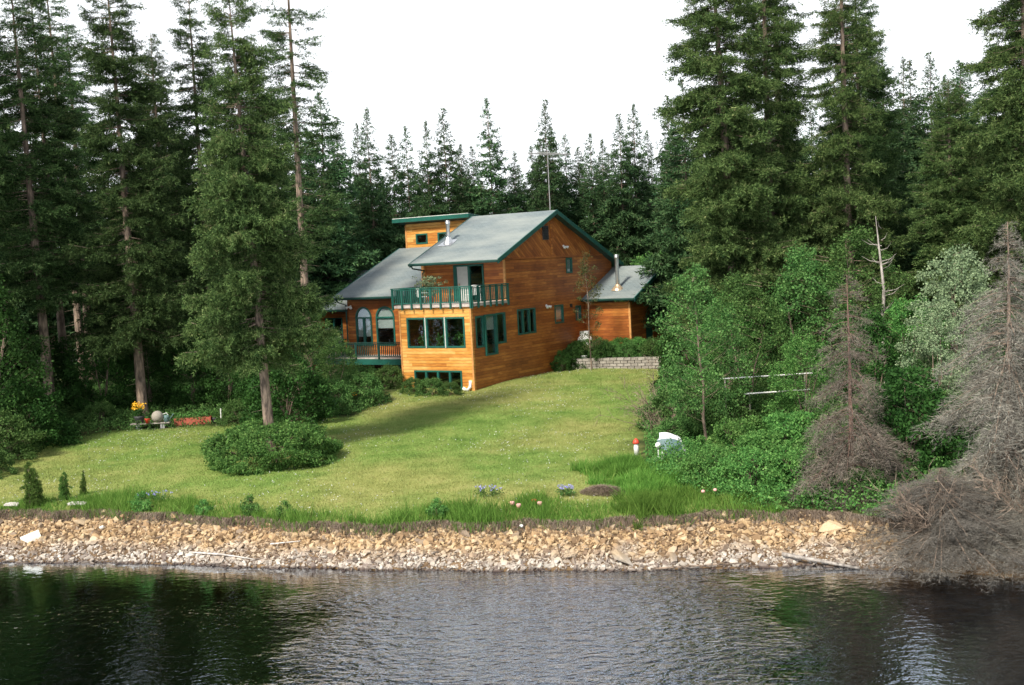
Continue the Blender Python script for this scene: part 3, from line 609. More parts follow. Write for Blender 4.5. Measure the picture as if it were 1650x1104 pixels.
def spruce(seed, H=20., zb=4., Rm=2.6, nb=300, step=.019, bl=.125, bw=.019, prof=.75, droop=.28, up=.30, gap=.35, r0=.2, mneed='needles', mbark='bark', twig=.42, sag=.25, spread=.8, fwd=.6, stubs=14, tw_step=.115, lay=.55):
    r = np.random.default_rng(seed)
    t_ = (np.arange(nb) + r.random(nb)) / nb; t_ = t_ ** 1.0
    z = zb + (H - zb) * t_; z = np.where(t_ < .9, np.round(z / lay) * lay + r.normal(0, .15 * lay / .5, nb), z); az = r.random(nb) * 2 * math.pi
    env = Rm * np.clip((1 - t_) ** prof, .0, 1) * np.clip(.62 + t_ * 6, 0, 1) + .10
    # gaps and clumps over azimuth and height
    lump = np.ones(nb)
    for k in range(7):
        a0, z0_, s_ = r.random() * 6.28, zb + (H - zb) * r.random(), r.uniform(.6, 1.6)
        da = np.abs((az - a0 + math.pi) % (2 * math.pi) - math.pi); lump -= gap * 1.3 * np.exp(-(da / .7) ** 2 - ((z - z0_) / s_) ** 2)
    lump = np.clip(lump + .22 * np.sin(z * 3.3 + 2 * np.sin(az * 2 + seed)), .25, 1.25)
    ln = env * lump * r.uniform(.7, 1.12, nb)
    out = np.stack([np.cos(az), np.sin(az), np.zeros(nb)], 1)
    slope = np.where(t_ > .85, .55, np.where(t_ > .6, .12, -.12)) + r.normal(0, .08, nb)
    def pt(i, s_):  # position along branch
        Ls = ln[i] * s_; zz_ = z[i] + slope[i] * Ls - droop * Ls * s_ + up * Ls * s_ ** 3
        return np.stack([out[i, 0] * Ls, out[i, 1] * Ls, zz_], 1)
    # twigs
    nt_ = np.maximum(3, (ln / tw_step * 2).astype(int)); bi = np.repeat(np.arange(nb), nt_)
    s_ = .08 + .92 * r.random(len(bi)) ** .7
    o = pt(bi, s_); side = np.where(r.random(len(bi)) < .5, -1, 1)[:, None]
    per = np.stack([-out[bi, 1], out[bi, 0], np.zeros(len(bi))], 1)
    d = unit(out[bi] * r.uniform(.35, 1.1, (len(bi), 1)) + per * side * r.uniform(.2, 1.0, (len(bi), 1)) + np.array([0, 0, 1.]) * r.normal(-.12 if sag > .2 else 0, .25, (len(bi), 1)))
    tl = (twig * ln[bi] * (1.08 - .60 * s_) * r.uniform(.5, 1.2, len(bi)) + np.minimum(.13, .5 * ln[bi]))
    V = blades_along(o, d, tl, step, bl, bw, r, spread, sag, fwd)
    # leader
    o2 = np.repeat(np.array([[0, 0, H - .9]]), 2, 0); V2 = blades_along(o2, unit(np.array([[0, 0, 1.]]) + r.normal(0, .02, (2, 3))), np.full(2, .75), step * 1.5, bl * .6, bw * .8, r, .6, 0, .9)
    V = np.concatenate([V, V2])
    crown = npmesh('crown', V, tri_faces(V), M[mneed])
    # wood: trunk + branches
    nz_ = 16; zz_ = np.linspace(-.6, H, nz_); b = MB(); cv = r.normal(0, .05, (nz_, 2)).cumsum(0) * .35; cv[:4] *= .3
    b.tube([(0 if k < 1 else cv[k, 0] * .3, cv[k, 1] * .3, zz_[k]) for k in range(nz_)], [max(.012, r0 * (1 - max(0, zz_[k]) / H) ** .85 * (1.25 if k == 0 else 1)) for k in range(nz_)], 9, False)
    ss = [0, .33, .66, 1.]; P = [pt(np.arange(nb), np.full(nb, q)) for q in ss]
    br_ = [np.clip(.012 * ln + .006, .006, .05) * f_ for f_ in (1, .75, .5, .2)]
    sg = [np.concatenate([P[k] for k in range(3)]), np.concatenate([P[k + 1] for k in range(3)]), np.concatenate([br_[k] for k in range(3)]), np.concatenate([br_[k + 1] for k in range(3)])]
    if stubs:      # dead stubs below the crown
        a_ = r.random(stubs) * 6.28; zs = r.uniform(zb * .35, zb + 1, stubs); l_ = r.uniform(.2, 1.0, stubs); p0 = np.stack([np.zeros(stubs), np.zeros(stubs), zs], 1)
        p1 = p0 + np.stack([np.cos(a_) * l_, np.sin(a_) * l_, -.15 * l_], 1); sg = [np.concatenate([sg[0], p0]), np.concatenate([sg[1], p1]), np.concatenate([sg[2], np.full(stubs, .014)]), np.concatenate([sg[3], np.full(stubs, .004)])]
    tv, tf = tubes(sg)
    me = D.meshes.new('trunk'); nv = len(b.v); me.from_pydata(b.v + [tuple(x) for x in tv], [], b.f + [tuple(int(y) + nv for y in x) for x in tf]); me.materials.append(M[mbark])
    return crown, me
def leaves_at(C_, n_per, rad, leaf, r, flat=.8):
    idx = np.repeat(np.arange(len(C_)), n_per); q = unit(r.normal(size=(len(idx), 3))) * (r.random((len(idx), 1)) ** .5)
    q[:, 2] *= flat; p_ = C_[idx] + q * (rad if np.isscalar(rad) else rad[idx][:, None])
    a = unit(r.normal(size=(len(idx), 3)) + np.array([0, 0, -.25])); b = unit(np.cross(a, r.normal(size=(len(idx), 3)) + np.array([0, 0, .6])))
    L_ = (leaf * r.uniform(.6, 1.35, len(idx)))[:, None]
    return np.stack([p_, p_ + (a * .5 + b * .34) * L_, p_ + a * L_, p_ + (a * .5 - b * .34) * L_], 1).reshape(-1, 3)
def quad_faces(V): return np.arange(len(V), dtype=np.int32).reshape(-1, 4)
def broadleaf(seed, H=6., Rm=1.8, zb=1.2, ncl=150, per=60, leaf=.085, crad=.33, mleaf='leaf_green', mbark='bark_grey', r0=.06, stems=1, shape='tree', flat=.8, fill=.55):
    r = np.random.default_rng(seed)
    u = r.random(ncl); az = r.random(ncl) * 6.28
    if shape == 'tree': env = np.sin(np.clip(u * .92 + .06, 0, 1) * math.pi) ** .6; env *= (1.15 - .45 * u)
    elif shape == 'mound': env = np.sqrt(np.clip(1 - (u * .97) ** 3.2, 0, 1))
    elif shape == 'cone': env = (1 - u) ** .6 * np.clip(.5 + u * 3, 0, 1)
    else: env = np.sqrt(np.clip(1 - (u * .98) ** 2, 0, 1))       # dome
    lob = 1 + (.08 if shape == 'mound' else .22) * np.sin(az * 3 + seed) * np.sin(u * 7 + seed) + .13 * np.sin(az * 5 + u * 11)
    rr_ = Rm * env * lob * (fill + (1 - fill) * r.random(ncl) ** .5)
    C_ = np.stack([rr_ * np.cos(az), rr_ * np.sin(az), zb + (H - zb) * u * (1 + .06 * np.sin(az * 2 + 1))], 1)
    V = leaves_at(C_, per, crad * r.uniform(.55, 1.25, ncl), leaf, r, flat)
    V[:, 2] = np.maximum(V[:, 2], -.05)
    crown = npmesh('crown', V, quad_faces(V), M[mleaf])
    b = MB(); tops = []
    for k in range(stems):
        a_ = r.random() * 6.28; sp2 = (.15 if stems == 1 else .45) * Rm; hh_ = H * (.93 if stems == 1 else r.uniform(.6, .9))
        pts = [(0 + .05 * k * math.cos(a_), .05 * k * math.sin(a_), -.3)] + [(sp2 * f_ ** 1.2 * math.cos(a_) + r.normal(0, .03 * H / 5), sp2 * f_ ** 1.2 * math.sin(a_) + r.normal(0, .03 * H / 5), hh_ * f_) for f_ in (.2, .4, .6, .8, 1)]
        b.tube(pts, [r0 * f_ for f_ in (1.1, 1, .8, .6, .38, .1)], 7, False); tops.append(pts)
    n = min(ncl, 70); sel = r.choice(ncl, n, replace=False); P1 = C_[sel]; sp3 = [tops[i % stems] for i in range(n)]
    P0 = []
    for i, s_ in enumerate(sp3):
        z_ = max(P1[i, 2] - .55 * math.hypot(P1[i, 0], P1[i, 1]), .1); zs_ = [q[2] for q in s_]; P0.append([np.interp(z_, zs_, [q[0] for q in s_]), np.interp(z_, zs_, [q[1] for q in s_]), z_])
    P0 = np.array(P0); tv, tf = tubes([P0, P1, np.full(n, r0 * .16), np.full(n, .003)])
    me = D.meshes.new('trunk'); nv = len(b.v); me.from_pydata(b.v + [tuple(x) for x in tv], [], b.f + [tuple(int(y) + nv for y in x) for x in tf]); me.materials.append(M[mbark])
    return crown, me
def plant(kind, var, X, Y, s=1., rz=None, lean=(0, 0), sxy=None, label=None, cat='tree', group=None, mat_=None, dz=0):
    o = D.objects.new(kind, None); COL.objects.link(o); o.empty_display_size = .3
    o.location = (X, Y, gz(X, Y) + dz); o.rotation_euler = (R(lean[1]), R(lean[0]), random.uniform(0, 6.28) if rz is None else rz)
    if lean != (0, 0):   # lean in world axes
        o.rotation_euler = (Matrix.Rotation(R(lean[0]), 3, 'Y') @ Matrix.Rotation(R(lean[1]), 3, 'X') @ Matrix.Rotation(o.rotation_euler[2], 3, 'Z')).to_euler()
    sxy = s if sxy is None else sxy; o.scale = (sxy, sxy, s); props(o, label, cat, group)
    c_ = D.objects.new('crown' if cat != 'shrub' else 'foliage', var[0]); COL.objects.link(c_); c_.parent = o
    t2 = D.objects.new('trunk' if cat != 'shrub' else 'stems', var[1]); COL.objects.link(t2); t2.parent = o
    return o

# spruce variants, unit heights in metres
A = spruce(11, 21, 4.5, 3.0, 420, mneed='needles_olive', step=.019, prof=.62, gap=.5, r0=.26)            # central tree
B = spruce(12, 23, 3.6, 2.7, 420, mneed='needles', prof=.55, gap=.55, r0=.26)
Cc = spruce(13, 23, 6.0, 1.75, 320, mneed='needles', prof=.35, gap=.6, r0=.22)
Dd = spruce(14, 25, 7.5, 1.5, 200, mneed='needles', prof=.25, gap=.75, r0=.22, tw_step=.14, stubs=40)      # sparse tall
Ee = spruce(15, 23, 3.2, 3.2, 440, mneed='needles_olive', step=.019, prof=.6, gap=.6, r0=.3, droop=.42, up=.34)   # heavy right-hand
Gg = spruce(16, 23, 1.5, 2.45, 400, mneed='needles_olive', step=.019, prof=.5, gap=.7, r0=.28, droop=.38, up=.32)
FAR = [spruce(20 + k, 19, (2.2, 3, 1.5, 4, 2.5, 3)[k], (3.2, 2.8, 3.3, 2.6, 2.5, 2.9)[k], (430, 410, 430, 400, 390, 410)[k], step=.06, bl=.25, bw=.05, prof=(.9, .85, .95, .8, .85, .9)[k], gap=(.3, .4, .3, .45, .4, .35)[k], mneed='needles_far', r0=.14, tw_step=.20, stubs=6) for k in range(6)]
YOUNG = spruce(30, 1.6, .05, .48, 130, lay=.12, step=.005, bl=.09, bw=.016, mneed='needles_young', r0=.03, stubs=0, tw_step=.08)
DEAD = spruce(31, 8.6, .3, 1.7, 230, step=.030, bl=.20, bw=.0065, prof=.75, droop=.62, up=.12, gap=.35, r0=.10, mneed='dead_twigs', mbark='bark_red', twig=.5, sag=.9, spread=.9, fwd=.8, stubs=4, tw_step=.12)
DEADB = spruce(32, 9.6, .1, 3.9, 400, step=.030, bl=.20, bw=.0065, prof=1.1, droop=.66, up=.10, gap=.45, r0=.13, mneed='dead_grey', mbark='bark', twig=.42, sag=1.1, spread=.9, fwd=.8, stubs=4, tw_step=.15)

GL = 'spruces of the left wood'; GR = 'spruces of the right wood'; GS = 'spruces on the skyline behind the house'
T = lambda v_, X, Y, h, label, g, lean=(0, 0), rad=1., kind='spruce_tree', rz=None: plant(kind, v_, X, Y, h / v_[1]['h'], rz, lean, h / v_[1]['h'] * rad, label, 'tree', g)
for v_, h in ((A, 21), (B, 23), (Cc, 23), (Dd, 25), (Ee, 23), (Gg, 23), (DEAD, 8.6), (DEADB, 9.6), (YOUNG, 1.6)): v_[1]['h'] = h
for v_ in FAR: v_[1]['h'] = 19
# left wood
T(A, -10.0, 48.2, 19.6, 'broad olive spruce with a bare leaning trunk rising from the round leafy bush', GL, (-1.6, 0), .93)
T(B, -19.2, 61.4, 24, 'tall spruce with a sunlit tan trunk behind the potted marigolds', GL, (-.6, 0), 1.0)
T(Dd, -10.9, 63.5, 26, 'tall thin spruce with a sparse tiered crown and bare pale trunk beside the lower deck', GL, (.4, 0), 1.15)
T(Cc, -16.6, 66, 24, 'slim spruce standing between the tan-trunked spruce and the broad olive one', GL, (0, 0), .95)
T(Cc, -23.6, 60.6, 24, 'spruce with a pale trunk at the edge of the lawn above the leftmost shrubs', GL, (-1, 0), 1.2)
T(Cc, -25.3, 67.5, 24, 'spruce with a dark reddish trunk deep in shade behind the pale-trunked one', GL, (-1, 0), 1.1)
T(Dd, -26.3, 73, 27, 'spruce with a long bare dark trunk in the gap of the left wood', GL, (-1.2, 0), 1.1)
T(B, -27.5, 62.5, 25, 'dense dark spruce at the extreme left edge of the wood', GL, (0, 0), .9)
T(B, -26.0, 57.0, 24, 'spruce whose low boughs hang over the leftmost shrubs', GL, (0, 0), .85)
T(Cc, -31.5, 72, 25, 'shaded spruce behind the extreme left spruces', GL, (0, 0), 1.4)
T(B, -21.6, 76, 22, 'dark spruce filling the background left of the tan-trunked spruce', GL, (0, 0), 1.0)
T(B, -15.4, 76, 19, 'dark bushy spruce closing the gap behind the broad olive spruce', GL, (0, 0), 1.0)
T(Cc, -13.2, 70, 17.5, 'short dark spruce just left of the sparse tiered spruce', GL, (0, 0), 1.2)
T(FAR[0], -12.2, 82, 18.6, 'dark spruce right behind the sparse tiered spruce', GL, (0, 0), 1.3)
T(FAR[2], -18.5, 84, 19.5, 'faint spruce deep in the wood behind the slim spruce', GL, (0, 0), 1.4)
T(Cc, -29.0, 82, 24, 'faint spruce deepest in the left wood', GL, (0, 0), 1.5)
T(FAR[1], -24.5, 86, 22, 'faint tall spruce behind the long bare dark trunk', GL, (0, 0), 1.6)
# skyline: tip height and place
TIPS = [(-12.8, 92, 20.6), (-11.0, 90, 19.8), (-9.5, 87, 20.5), (-8.3, 92, 19.1), (-7.2, 90, 19.4), (-5.6, 89, 19.6), (-4.1, 90, 20.6), (-3.2, 95, 18.4), (-2.2, 92, 17.9), (-.8, 90, 21.2), (.7, 92, 17.3), (2.0, 94, 17.9), (3.1, 88, 20.6), (4.0, 91, 18.9), (4.8, 93, 18.5), (5.8, 94, 17.6), (6.6, 90, 18.2), (7.7, 93, 18.0), (8.5, 88, 19.3), (9.7, 90, 20.2), (11.0, 92, 18.4), (12.1, 86, 20.2), (29.9, 90, 22.6), (31.3, 92, 22.7), (32.1, 90, 22.9), (33.3, 91, 21.3), (34.6, 90, 21.8), (35.4, 94, 21.0)]
ORD = ['first', 'second', 'third', 'fourth', 'fifth', 'sixth', 'seventh', 'eighth', 'ninth', 'tenth', 'eleventh', 'twelfth', 'thirteenth', 'fourteenth', 'fifteenth', 'sixteenth', 'seventeenth', 'eighteenth', 'nineteenth', 'twentieth', 'twenty-first', 'twenty-second']
for i, (x, y, zt) in enumerate(TIPS):
    h = zt - gz(x, y)
    lab = f'{ORD[i]} spruce tip from the left on the skyline above the house roofs' if i < 22 else f'{ORD[i - 22]} spruce tip from the left in the pale gap of the right wood'
    if i == 9: lab = 'tallest slender spruce tip on the skyline behind the middle of the house'
    T(FAR[i % 6 if i != 9 else 5], x, y, h, lab, GS if i < 22 else GR, (random.uniform(-1, 1), 0), random.uniform(.85, 1.1) if h < 17.5 else random.uniform(.9, 1.15))
k = 0
for (x0, x1, y, h0, h1, n) in ((-16, 14, 97, 12, 14.5, 13), (-16, 16, 104, 13, 15.5, 13), (-42, -16, 98, 17, 21, 12), (-16, 16, 111, 13, 16, 13), (14, 44, 100, 15, 18, 14), (16, 44, 112, 17, 20, 12)):
    for i in range(n):
        x = x0 + (x1 - x0) * (i + random.random()) / n
        T(FAR[(k * 5 + 2) % 6], x, y + random.uniform(-3, 3), random.uniform(h0, h1), 'dark spruce packed deep in the wood behind the nearer rows', 'spruces deep in the wood', (0, 0), random.uniform(1.1, 1.5)); k += 1
# right wood
T(Ee, 11.0, 57.5, 23.5, 'huge heavy-boughed spruce nearest the annexe with its crown reaching far left', GR, (-1.8, 0), 1.05)
T(Gg, 13.1, 59.5, 24.5, 'tall olive spruce immediately right of the huge heavy-boughed one', GR, (.3, 0), .95)
T(Dd, 15.2, 66, 26, 'thin-crowned spruce with a visible dark trunk between the two tall right clumps', GR, (0, 0), 1.4)
T(Gg, 16.4, 57.5, 23.2, 'dense brown-tinged spruce above the bare dead snag', GR, (0, 0), .92, rz=2.0)
T(B, 19.6, 66, 21.6, 'spruce with a rounded shoulder right of the brown-tinged dense spruce', GR, (0, 0), 1.0)
T(Cc, 22.3, 74, 18.5, 'dark narrow spruce low in the pale gap of the right wood', GR, (0, 0), 1.3)
T(Ee, 22.4, 51.5, 22.5, 'huge spruce filling the extreme right edge of the wood', GR, (0, 0), 1.0, rz=1.2)
T(A, 20.4, 55, 13.5, 'low broad blue-green spruce in front of the extreme right spruce', GR, (0, 0), 1.35)
T(B, 26.5, 60, 22, 'spruce partly cut by the right edge behind the huge one', GR, (0, 0), 1.1)
T(FAR[3], 14.0, 76, 19, 'shaded spruce behind the huge heavy-boughed one', GR, (0, 0), 1.5)
T(FAR[0], 11.2, 74, 17, 'mid-height spruce with a thin tip left of the huge heavy-boughed one', GR, (0, 0), 1.1)
T(FAR[2], 18.2, 80, 18, 'faint spruce behind the two tall right clumps', GR, (0, 0), 1.5)
for i_, (x_, y_) in enumerate(((31, 56), (33, 70), (-33, 57))): T((B, Gg, Cc)[i_ % 3], x_, y_, 21 + i_ % 3, ('nearer spruce just beyond the right edge of the picture', 'farther spruce just beyond the right edge of the picture', 'spruce just beyond the left edge of the picture')[i_], 'spruces beyond the edges of the picture', (0, 0), 1.1)
T(FAR[4], 26.0, 82, 18, 'grey-green spruce standing under the pale gap of the right wood', GR, (0, 0), 1.5)
T(FAR[1], 29.0, 76, 17, 'grey-green bushy spruce behind the extreme right spruce', GR, (0, 0), 1.6)

# broadleaf variants
BW = broadleaf(40, 6.6, 1.7, 1.3, 190, 70, .085, .36, 'leaf_green', 'bark', .055)
BW2 = broadleaf(41, 6.0, 1.9, .4, 230, 75, .085, .38, 'leaf_green', 'bark', .05, 3)
BW3 = broadleaf(42, 5.5, 2.0, .1, 240, 75, .09, .38, 'leaf_bright', 'bark', .05, 4, 'dome')
WIL = broadleaf(43, 5.6, 1.9, .5, 240, 80, .085, .34, 'leaf_silver', 'bark', .05, 4)
BUSH = broadleaf(44, 1.5, 1.5, -.02, 170, 75, .085, .25, 'leaf_bright', 'bark', .02, 6, 'dome', fill=.75)
BUSHG = broadleaf(45, 1.6, 1.4, -.02, 170, 75, .08, .25, 'leaf_green', 'bark', .02, 6, 'dome', fill=.7)
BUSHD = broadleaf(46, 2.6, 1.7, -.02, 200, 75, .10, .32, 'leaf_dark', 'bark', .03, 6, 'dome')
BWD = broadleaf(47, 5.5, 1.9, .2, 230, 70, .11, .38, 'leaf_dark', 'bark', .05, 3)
RING = broadleaf(48, 1.5, 2.45, -.02, 620, 80, .085, .24, 'leaf_bright', 'bark', .02, 8, 'mound', fill=.85)
WEED = broadleaf(52, .62, .42, .0, 46, 26, .075, .15, 'leaf_bright', 'bark', .01, 5, 'tree')
SAP = broadleaf(49, 6.2, .75, 1.2, 60, 40, .075, .26, 'leaf_rusty', 'bark', .035, 1, 'tree')
BRT = broadleaf(50, 5, 2.2, .1, 230, 60, .12, .45, 'leaf_bright', 'bark', .05, 3, 'dome')
GRASSY = 'shrubs'
def S_(v_, kind, X, Y, s, label, cat='shrub', group=None, sxy=None, lean=(0, 0), dz=0): return plant(kind, v_, X, Y, s, None, lean, sxy, label, cat, group, None, dz)
# the ring bush round the central trunk
S_(RING, 'round_shrub', -9.85, 47.7, 1.0, 'large round bright green bush ringing the foot of the broad olive spruce')
# right bank trees
GB = 'leafy young trees on the right bank'
S_(BW, 'birch_tree', 7.3, 45.4, 1.02, 'slender birch with a pale leaning trunk behind the tipped umbrella', 'tree', GB, 1.05, (-3, 0))
S_(BW2, 'birch_tree', 9.6, 49.5, 1.0, 'leafy young birch just right of the slender leaning one', 'tree', GB)
S_(BW2, 'birch_tree', 12.4, 50, 1.12, 'leafy young birch behind the smaller dead spruce on its left', 'tree', GB)
S_(BW, 'birch_tree', 14.6, 50.5, 1.1, 'leafy young birch below the bare dead snag', 'tree', GB, 1.3)
S_(BW3, 'leafy_tree', 9.7, 54, .9, 'bright leafy tree next to the annexe and the block wall', 'tree', GB)
S_(BW3, 'leafy_tree', 11.0, 45.2, .72, 'low bright leafy tree in the middle of the right thicket', 'tree', GB)
S_(BWD, 'leafy_tree', 13.4, 44.5, .82, 'shaded leafy tree between the two dead spruces', 'tree', GB)
S_(BW3, 'leafy_tree', 15.6, 46.5, .85, 'broad green tree behind the dead spruces', 'tree', GB)
S_(WIL, 'willow_tree', 17.4, 46.5, 1.12, 'silvery grey-green willow left of the larger dead spruce', 'tree', GB)
S_(WIL, 'willow_tree', 15.6, 43.6, .85, 'smaller silvery willow low between the dead spruces', 'tree', GB)
S_(BWD, 'leafy_tree', 19.5, 44, 1.0, 'dark leafy tree at the right edge behind the larger dead spruce', 'tree', GB)
S_(BWD, 'leafy_tree', 17.6, 41.2, .62, 'low dark leafy tree behind the foot of the larger dead spruce', 'tree', GB)
S_(BRT, 'leafy_tree', 9.6, 79, 1.25, 'pale green leafy tree just behind the annexe roof', 'tree', 'leafy trees behind the annexe')
S_(BRT, 'leafy_tree', 12.0, 76, 1.1, 'pale green leafy tree right of the annexe roof corner', 'tree', 'leafy trees behind the annexe')
S_(BW3, 'leafy_tree', 11.3, 66, .95, 'green leafy tree hiding the side door of the annexe', 'tree', 'leafy trees behind the annexe')
S_(BRT, 'leafy_tree', 7.0, 84, 1.1, 'pale green leafy tree behind the gable end', 'tree', 'leafy trees behind the annexe')
for i, (x, y, s, v_, lab) in enumerate([
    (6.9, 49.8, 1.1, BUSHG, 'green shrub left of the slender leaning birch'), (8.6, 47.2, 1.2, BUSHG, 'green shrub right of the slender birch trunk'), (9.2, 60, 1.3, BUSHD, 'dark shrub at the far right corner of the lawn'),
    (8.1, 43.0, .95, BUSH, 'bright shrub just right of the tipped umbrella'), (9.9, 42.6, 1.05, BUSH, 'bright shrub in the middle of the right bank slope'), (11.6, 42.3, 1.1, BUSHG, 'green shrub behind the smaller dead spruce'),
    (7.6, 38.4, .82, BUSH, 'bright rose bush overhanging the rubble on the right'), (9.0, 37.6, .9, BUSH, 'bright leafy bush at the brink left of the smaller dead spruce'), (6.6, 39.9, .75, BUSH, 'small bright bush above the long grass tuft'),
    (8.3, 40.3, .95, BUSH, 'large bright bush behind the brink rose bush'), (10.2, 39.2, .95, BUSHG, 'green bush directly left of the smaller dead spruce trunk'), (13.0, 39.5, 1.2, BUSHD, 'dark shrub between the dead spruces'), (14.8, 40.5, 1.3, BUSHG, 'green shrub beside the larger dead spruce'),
    (6.3, 46.7, .7, BUSHG, 'small shrub directly behind the tipped umbrella'), (10.6, 36.3, .55, BUSHG, 'small green bush touching the rubble beside the dead spruce')]):
    S_(v_, 'shrub', x, y, s, lab, 'shrub', 'shrubs on the right bank')
# left shrubs
for i, (x, y, s, v_, lab) in enumerate([
    (-22.6, 51.5, 1.25, BUSHG, 'shrub bulging onto the lawn at the extreme left'), (-24.0, 54.5, 1.35, BWD, 'tall leafy shrub at the extreme left edge'), (-22.6, 54.6, 1.2, BUSHD, 'dark shrub below the leftmost spruces'), (-21.6, 48.3, .75, BUSHG, 'low shrub at the left near corner of the lawn'),
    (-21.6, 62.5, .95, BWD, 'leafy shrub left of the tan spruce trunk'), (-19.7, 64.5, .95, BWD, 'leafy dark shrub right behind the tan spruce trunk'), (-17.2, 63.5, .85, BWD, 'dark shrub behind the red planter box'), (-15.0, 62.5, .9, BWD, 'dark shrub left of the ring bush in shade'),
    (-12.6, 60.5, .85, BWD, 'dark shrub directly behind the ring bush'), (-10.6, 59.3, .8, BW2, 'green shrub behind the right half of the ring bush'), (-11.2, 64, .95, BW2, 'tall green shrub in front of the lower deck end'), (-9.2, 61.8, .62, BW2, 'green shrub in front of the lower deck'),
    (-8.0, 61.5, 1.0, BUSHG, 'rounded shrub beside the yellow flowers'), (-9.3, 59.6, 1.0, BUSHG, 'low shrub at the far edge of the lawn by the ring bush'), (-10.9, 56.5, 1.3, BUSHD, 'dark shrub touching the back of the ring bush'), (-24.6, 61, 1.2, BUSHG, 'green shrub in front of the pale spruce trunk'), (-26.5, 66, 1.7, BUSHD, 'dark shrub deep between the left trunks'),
    (-13.6, 58.6, .7, BUSHG, 'low green shrub right of the white stake'), (-21.0, 60.0, .7, BUSHG, 'low green shrub left of the marigolds')]):
    S_(v_, 'shrub', x, y, s, lab, 'shrub', 'shrubs along the left wood')
for i, (x, y, s, lab) in enumerate([(-4.4, 62.9, .55, 'leafy plant in front of the basement window'), (-5.4, 63.9, .5, 'leafy plant at the left end of the basement window'), (-3.4, 62.6, .42, 'small plant under the right of the basement window'), (-7.0, 66.5, .75, 'green plant under the lower deck beside the bay'), (-8.5, 67.5, .75, 'green plant in the shade under the lower deck')]):
    S_(BUSHG, 'garden_plant', x, y, s, lab, 'plant', 'plants along the house wall')
S_(SAP, 'sapling', 4.6, 69.9, 1.08, 'thin rusty-leaved sapling in front of the gable wall and annexe', 'tree')
# young spruces at the brink
for x, y, s, lab in ((-17.6, 42.5, 1.0, 'young green spruce at the brink, leftmost of three'), (-16.5, 43.2, .62, 'small bright young spruce at the brink left of the pale plank'), (-16.1, 43.9, .55, 'thin young spruce standing on the lawn behind the brink')):
    plant('young_spruce', YOUNG, x, y, s, None, (0, 0), s * (.5 if 'thin' in lab else .75), lab, 'tree', 'young spruces')
# dead spruces and snag
T(DEAD, 10.35, 36.7, 6.8, 'brown dead spruce with a bare red trunk at the brink', 'dead spruces', (0, 0), 1.25, 'dead_spruce')
T(DEADB, 14.2, 34.3, 8.2, 'large grey dead spruce with sweeping boughs over the water', 'dead spruces', (1, 0), 1.28, 'dead_spruce')
T(DEADB, 11.9, 33.3, 1.7, 'low tangle of grey dead boughs between the dead spruces at the waterline', 'dead spruces', (-4, 6), 5.0, 'dead_spruce', 2.2)
T(DEADB, 14.8, 32.2, 1.6, 'low grey dead boughs over the water at the right edge', 'dead spruces', (4, 6), 4.6, 'dead_spruce', .6)
r = np.random.default_rng(5); b = MB(); pts = [(0, 0, -.2), (.05, 0, 2), (-.08, .05, 4), (.05, 0, 6), (-.12, 0, 8), (-.25, 0, 9.6)]; b.tube(pts, [.13, .12, .10, .075, .045, .012], 8)
for i in range(22):
    z = r.uniform(3.5, 9); a = r.random() * 6.28; l_ = r.uniform(.3, 1.1); b.tube([(0, 0, z), (l_ * .6 * math.cos(a), l_ * .6 * math.sin(a), z + .1), (l_ * math.cos(a), l_ * math.sin(a), z + .35)], [.022, .015, .004], 5)
sn = b.build('snag', M['bark_grey']); sn.location = (15.3, 49.0, gz(15.3, 49)); sn.scale = (.85, .85, .84); props(sn, 'bare grey dead snag standing in front of the right spruces', 'dead tree')
def twig_bush(X, Y, h, n, label, m_='bark', dirn=(0, 0), rad=.02):
    b = MB(); r = np.random.default_rng(int(abs(X) * 10) + 50)
    for i in range(n):
        a = r.random() * 6.28; l_ = h * r.uniform(.5, 1.1); d = Vector((math.cos(a) * .6 + dirn[0], math.sin(a) * .6 + dirn[1], r.uniform(.35, 1.0))).normalized()
        p = [Vector((r.normal(0, .12), r.normal(0, .12), -.05))]
        for k in range(5): d = (d + Vector(r.normal(0, .12, 3)) + Vector((0, 0, .03))).normalized(); p.append(p[-1] + d * l_ / 5)
        b.tube(p, [rad, rad * .85, rad * .7, rad * .5, rad * .35, .003], 4)
        for k in range(11):
            q = p[int(r.integers(1, 6))]; d2 = (d + Vector(r.normal(0, .6, 3))).normalized(); e_ = q + d2 * h * r.uniform(.12, .3); b.tube([q, e_], [rad * .4, .003], 3)
            for z_ in range(2): q3 = q.lerp(e_, r.uniform(.3, .9)); b.tube([q3, q3 + (d2 + Vector(r.normal(0, .6, 3))).normalized() * h * .1], [rad * .3, .003], 3)
    o = b.build('bare_bush', M[m_]); o.location = (X, Y, gz(X, Y)); return props(o, label, 'shrub')
twig_bush(6.2, 50.6, 2.6, 22, 'bare brown twiggy bush at the right edge of the lawn', 'bark', (-.75, .2))
twig_bush(6.0, 48.0, 1.7, 18, 'smaller bare twiggy bush left of the slender birch')
twig_bush(11.4, 33.2, 1.9, 30, 'bare grey twigs spreading at the waterline under the dead spruces', 'bark')
twig_bush(14.2, 32.3, 2.2, 30, 'bare pale twigs hanging over the water at the right edge', 'bark', (-.3, -.5))

